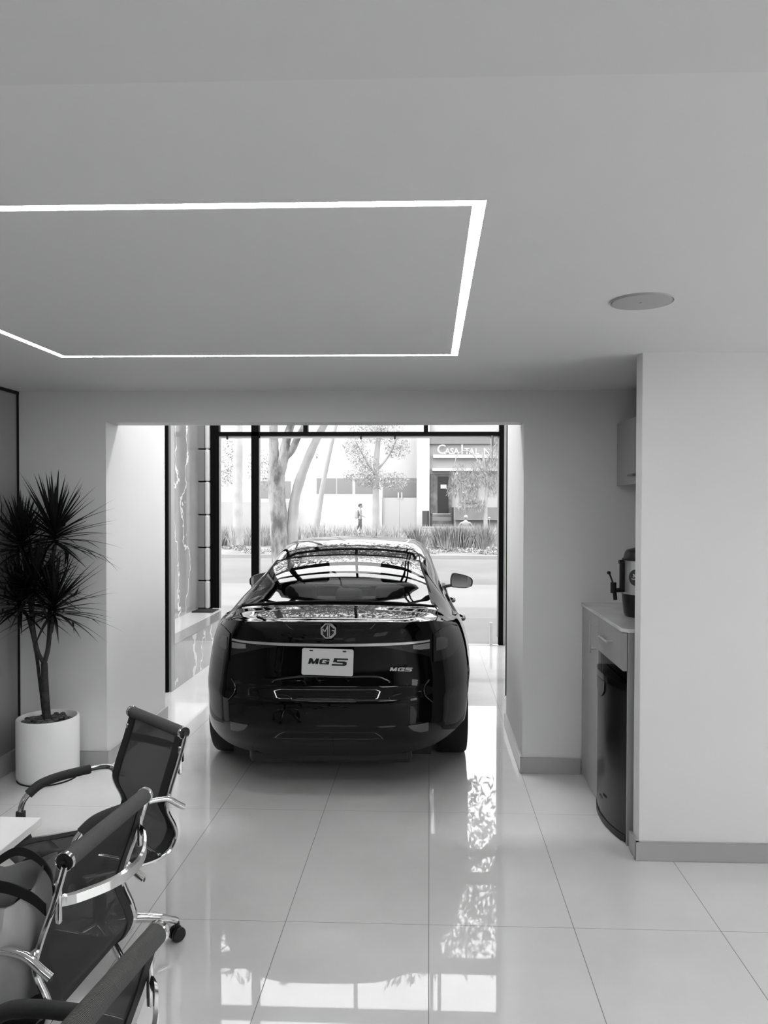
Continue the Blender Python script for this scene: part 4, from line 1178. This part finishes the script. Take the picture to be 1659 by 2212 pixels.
# seated person seen from behind over the bench back
p2 = thing('person', 'person sitting on the slatted bench, head and shoulders seen from behind', 'person', (1.66, 35.30, 0))
vs = [(0, 0, .48, .16, .13), (0, -.03, .70, .15, .11), (0, -.03, .92, .17, .11), (0, 0, 1.03, .07), (.01, .02, 1.10, .055),
      (-.21, 0, .93, .065), (-.33, .05, .68, .05), (-.18, .25, .60, .035), (.21, 0, .93, .065), (.33, .05, .68, .05), (.18, .25, .60, .035),
      (-.10, .20, .47, .09), (-.12, .48, .45, .07), (-.12, .50, .08, .05), (.10, .20, .47, .09), (.12, .48, .45, .07), (.12, .50, .08, .05)]
es = [(0, 1), (1, 2), (2, 3), (3, 4), (2, 5), (5, 6), (6, 7), (2, 8), (8, 9), (9, 10), (0, 11), (11, 12), (12, 13), (0, 14), (14, 15), (15, 16)]
skin_body('body', vs, es, 'cloth1', p2)
head(p2, (.01, .03, 1.18), .10, (0, 1))
MB().ellipsoid((.01, .01, 1.215), .095, .10, .085, 14, 8).build('hair', 'trunkmid', p2, world=False, smooth=True)

# white building with ribbon windows
bw = thing('building', 'long white building with grey ribbon windows across the street', 'building', (-10, 50, 0))
MB().box(-30, -.32, 50, 62, -.01, 11).build('wall', 'fac', bw)
for x0, x1, z0, z1 in ((-7.45, -6.2, 2.46, 3.50), (-6.1, -5.13, 2.46, 3.50), (-4.9, -3.6, 2.46, 3.5), (-3.06, -.86, 2.28, 3.52), (-11.5, -9.2, 2.2, 3.3)):
    w_ = MB().box(x0-.02, x1+.02, 49.985, 50.0, z0-.02, z1+.02).build('window_frame', 'fac2', bw)
    MB().box(x0, x1, 49.975, 49.985, z0, z1).build('pane', 'win', w_)
wl = tag(MB().box(-8.5, -3.4, 48.0, 48.2, -.01, 2.44).box(-3.4, -3.0, 47.9, 48.3, -.01, 2.7).build('garden_wall', 'fac', None), 'white garden wall behind the walking person', 'wall')
wl2 = tag(MB().box(-20, -8.6, 47.0, 47.2, -.01, 1.9).build('garden_wall', 'fac2', None), 'lower pale wall far left, behind the pale trunk', 'wall')
gt = thing('gate', 'pale panelled gate under the dark window, right of the bushy tree', 'gate', (-1.9, 48, 0))
for x0, x1 in ((-2.96, -1.92), (-1.90, -.83)):
    MB().box(x0, x1, 48.0, 48.08, 0, 2.22).build('panel', 'fence', gt)
for x in (-2.02, -1.80): MB().box(x, x+.07, 47.96, 48.0, 2.15, 2.55).build('hinge_post', 'fac', gt)
MB().box(-.83, -.30, 47.9, 48.4, -.01, 7).build('pier', 'fac', gt)

# shop across the street with its sign
sh = thing('shop_building', 'grey shopfront with serif sign letters and dark doorway across the street', 'building', (2.5, 48, 0))
MB().box(-.06, 12, 48.2, 60, -.01, 11).build('wall', 'fac2', sh)
MB().box(-.30, -.02, 47.9, 48.5, 0, 7).build('pier', 'fac', sh)
MB().box(-.02, 12, 47.95, 48.2, 5.60, 6.15).build('cornice', mat('grey_cornice', .14, .8), sh)
MB().box(.2, 12, 47.7, 48.2, 4.72, 4.92).build('sign_ledge', 'fac', sh)
MB().box(.15, 12, 47.6, 48.2, 3.90, 4.06).build('canopy', 'fac', sh)
MB().box(.02, 1.38, 48.05, 48.2, 1.20, 3.72).build('door_surround', 'steps', sh)
MB().box(.50, 1.17, 48.0, 48.05, 1.24, 3.56).build('doorway', 'doorwin', sh)
MB().box(.68, 1.05, 47.97, 48.0, 2.80, 3.05).build('door_notice', 'fac', sh)
MB().box(1.9, 3.0, 48.1, 48.2, 1.9, 3.5).build('shop_window', 'win', sh)
MB().box(2.05, 2.35, 48.06, 48.1, 2.5, 2.7).build('window_notice', 'fac', sh)
T_ = Matrix.Translation((0, 47.9, 0)) @ Matrix.Rotation(PI/2, 4, 'X')
L0 = parent_loc(sh)
for ch, x, sz in (('C', .72, .82), ('A', 1.10, .52), ('S', 1.38, .52), ('A', 1.66, .52), ('I', 2.02, .82), ('T', 2.32, .52), ('A', 2.62, .52), ('L', 2.95, .52), ('N', 3.55, .52)):
    text('sign_letter', ch, sz, 'fac', Matrix.Translation(-L0) @ Matrix.Translation((x, 47.9, 4.94+sz*.36)) @ Matrix.Rotation(PI/2, 4, 'X'), sh, .03, 1, 0, .008)
st = thing('steps', 'dark stone steps up to the shop doorway', 'steps', (.75, 45.5, 0))
for k in range(6): MB().box(.17, 1.38, 45.0+.45*k, 45.0+.45*(k+1), 0, .20*(k+1)).build('step', 'steps' if k % 2 else 'stone', st)
MB().box(.17, 1.38, 47.3, 48.2, 1.1, 1.22).build('landing', 'fac', st)
MB().box(1.30, 1.42, 44.9, 48.0, 0, 1.62).build('side_wall', mat('dark_side_wall', .03, .8), st)
pw = thing('planter_wall', 'tall grey stone planter wall right of the steps', 'planter', (2.9, 43, 0))
MB().box(1.44, 7.5, 42.3, 44.5, -.01, .92).build('plinth', 'stone', pw)
MB().box(1.40, 7.5, 42.0, 44.5, .94, 1.64).build('upper_block', 'stone', pw)
bx = thing('metal_box', 'dark grey box standing left of the shop steps', 'box', (-.25, 44, 0))
MB().box(-.43, -.13, 44, 44.5, -.01, 1.42).build('front', mat('grey_box_panel', .05, .6), bx)
MB().box(-.13, -.04, 44, 44.5, -.01, 1.42).build('side', 'doorwin', bx)
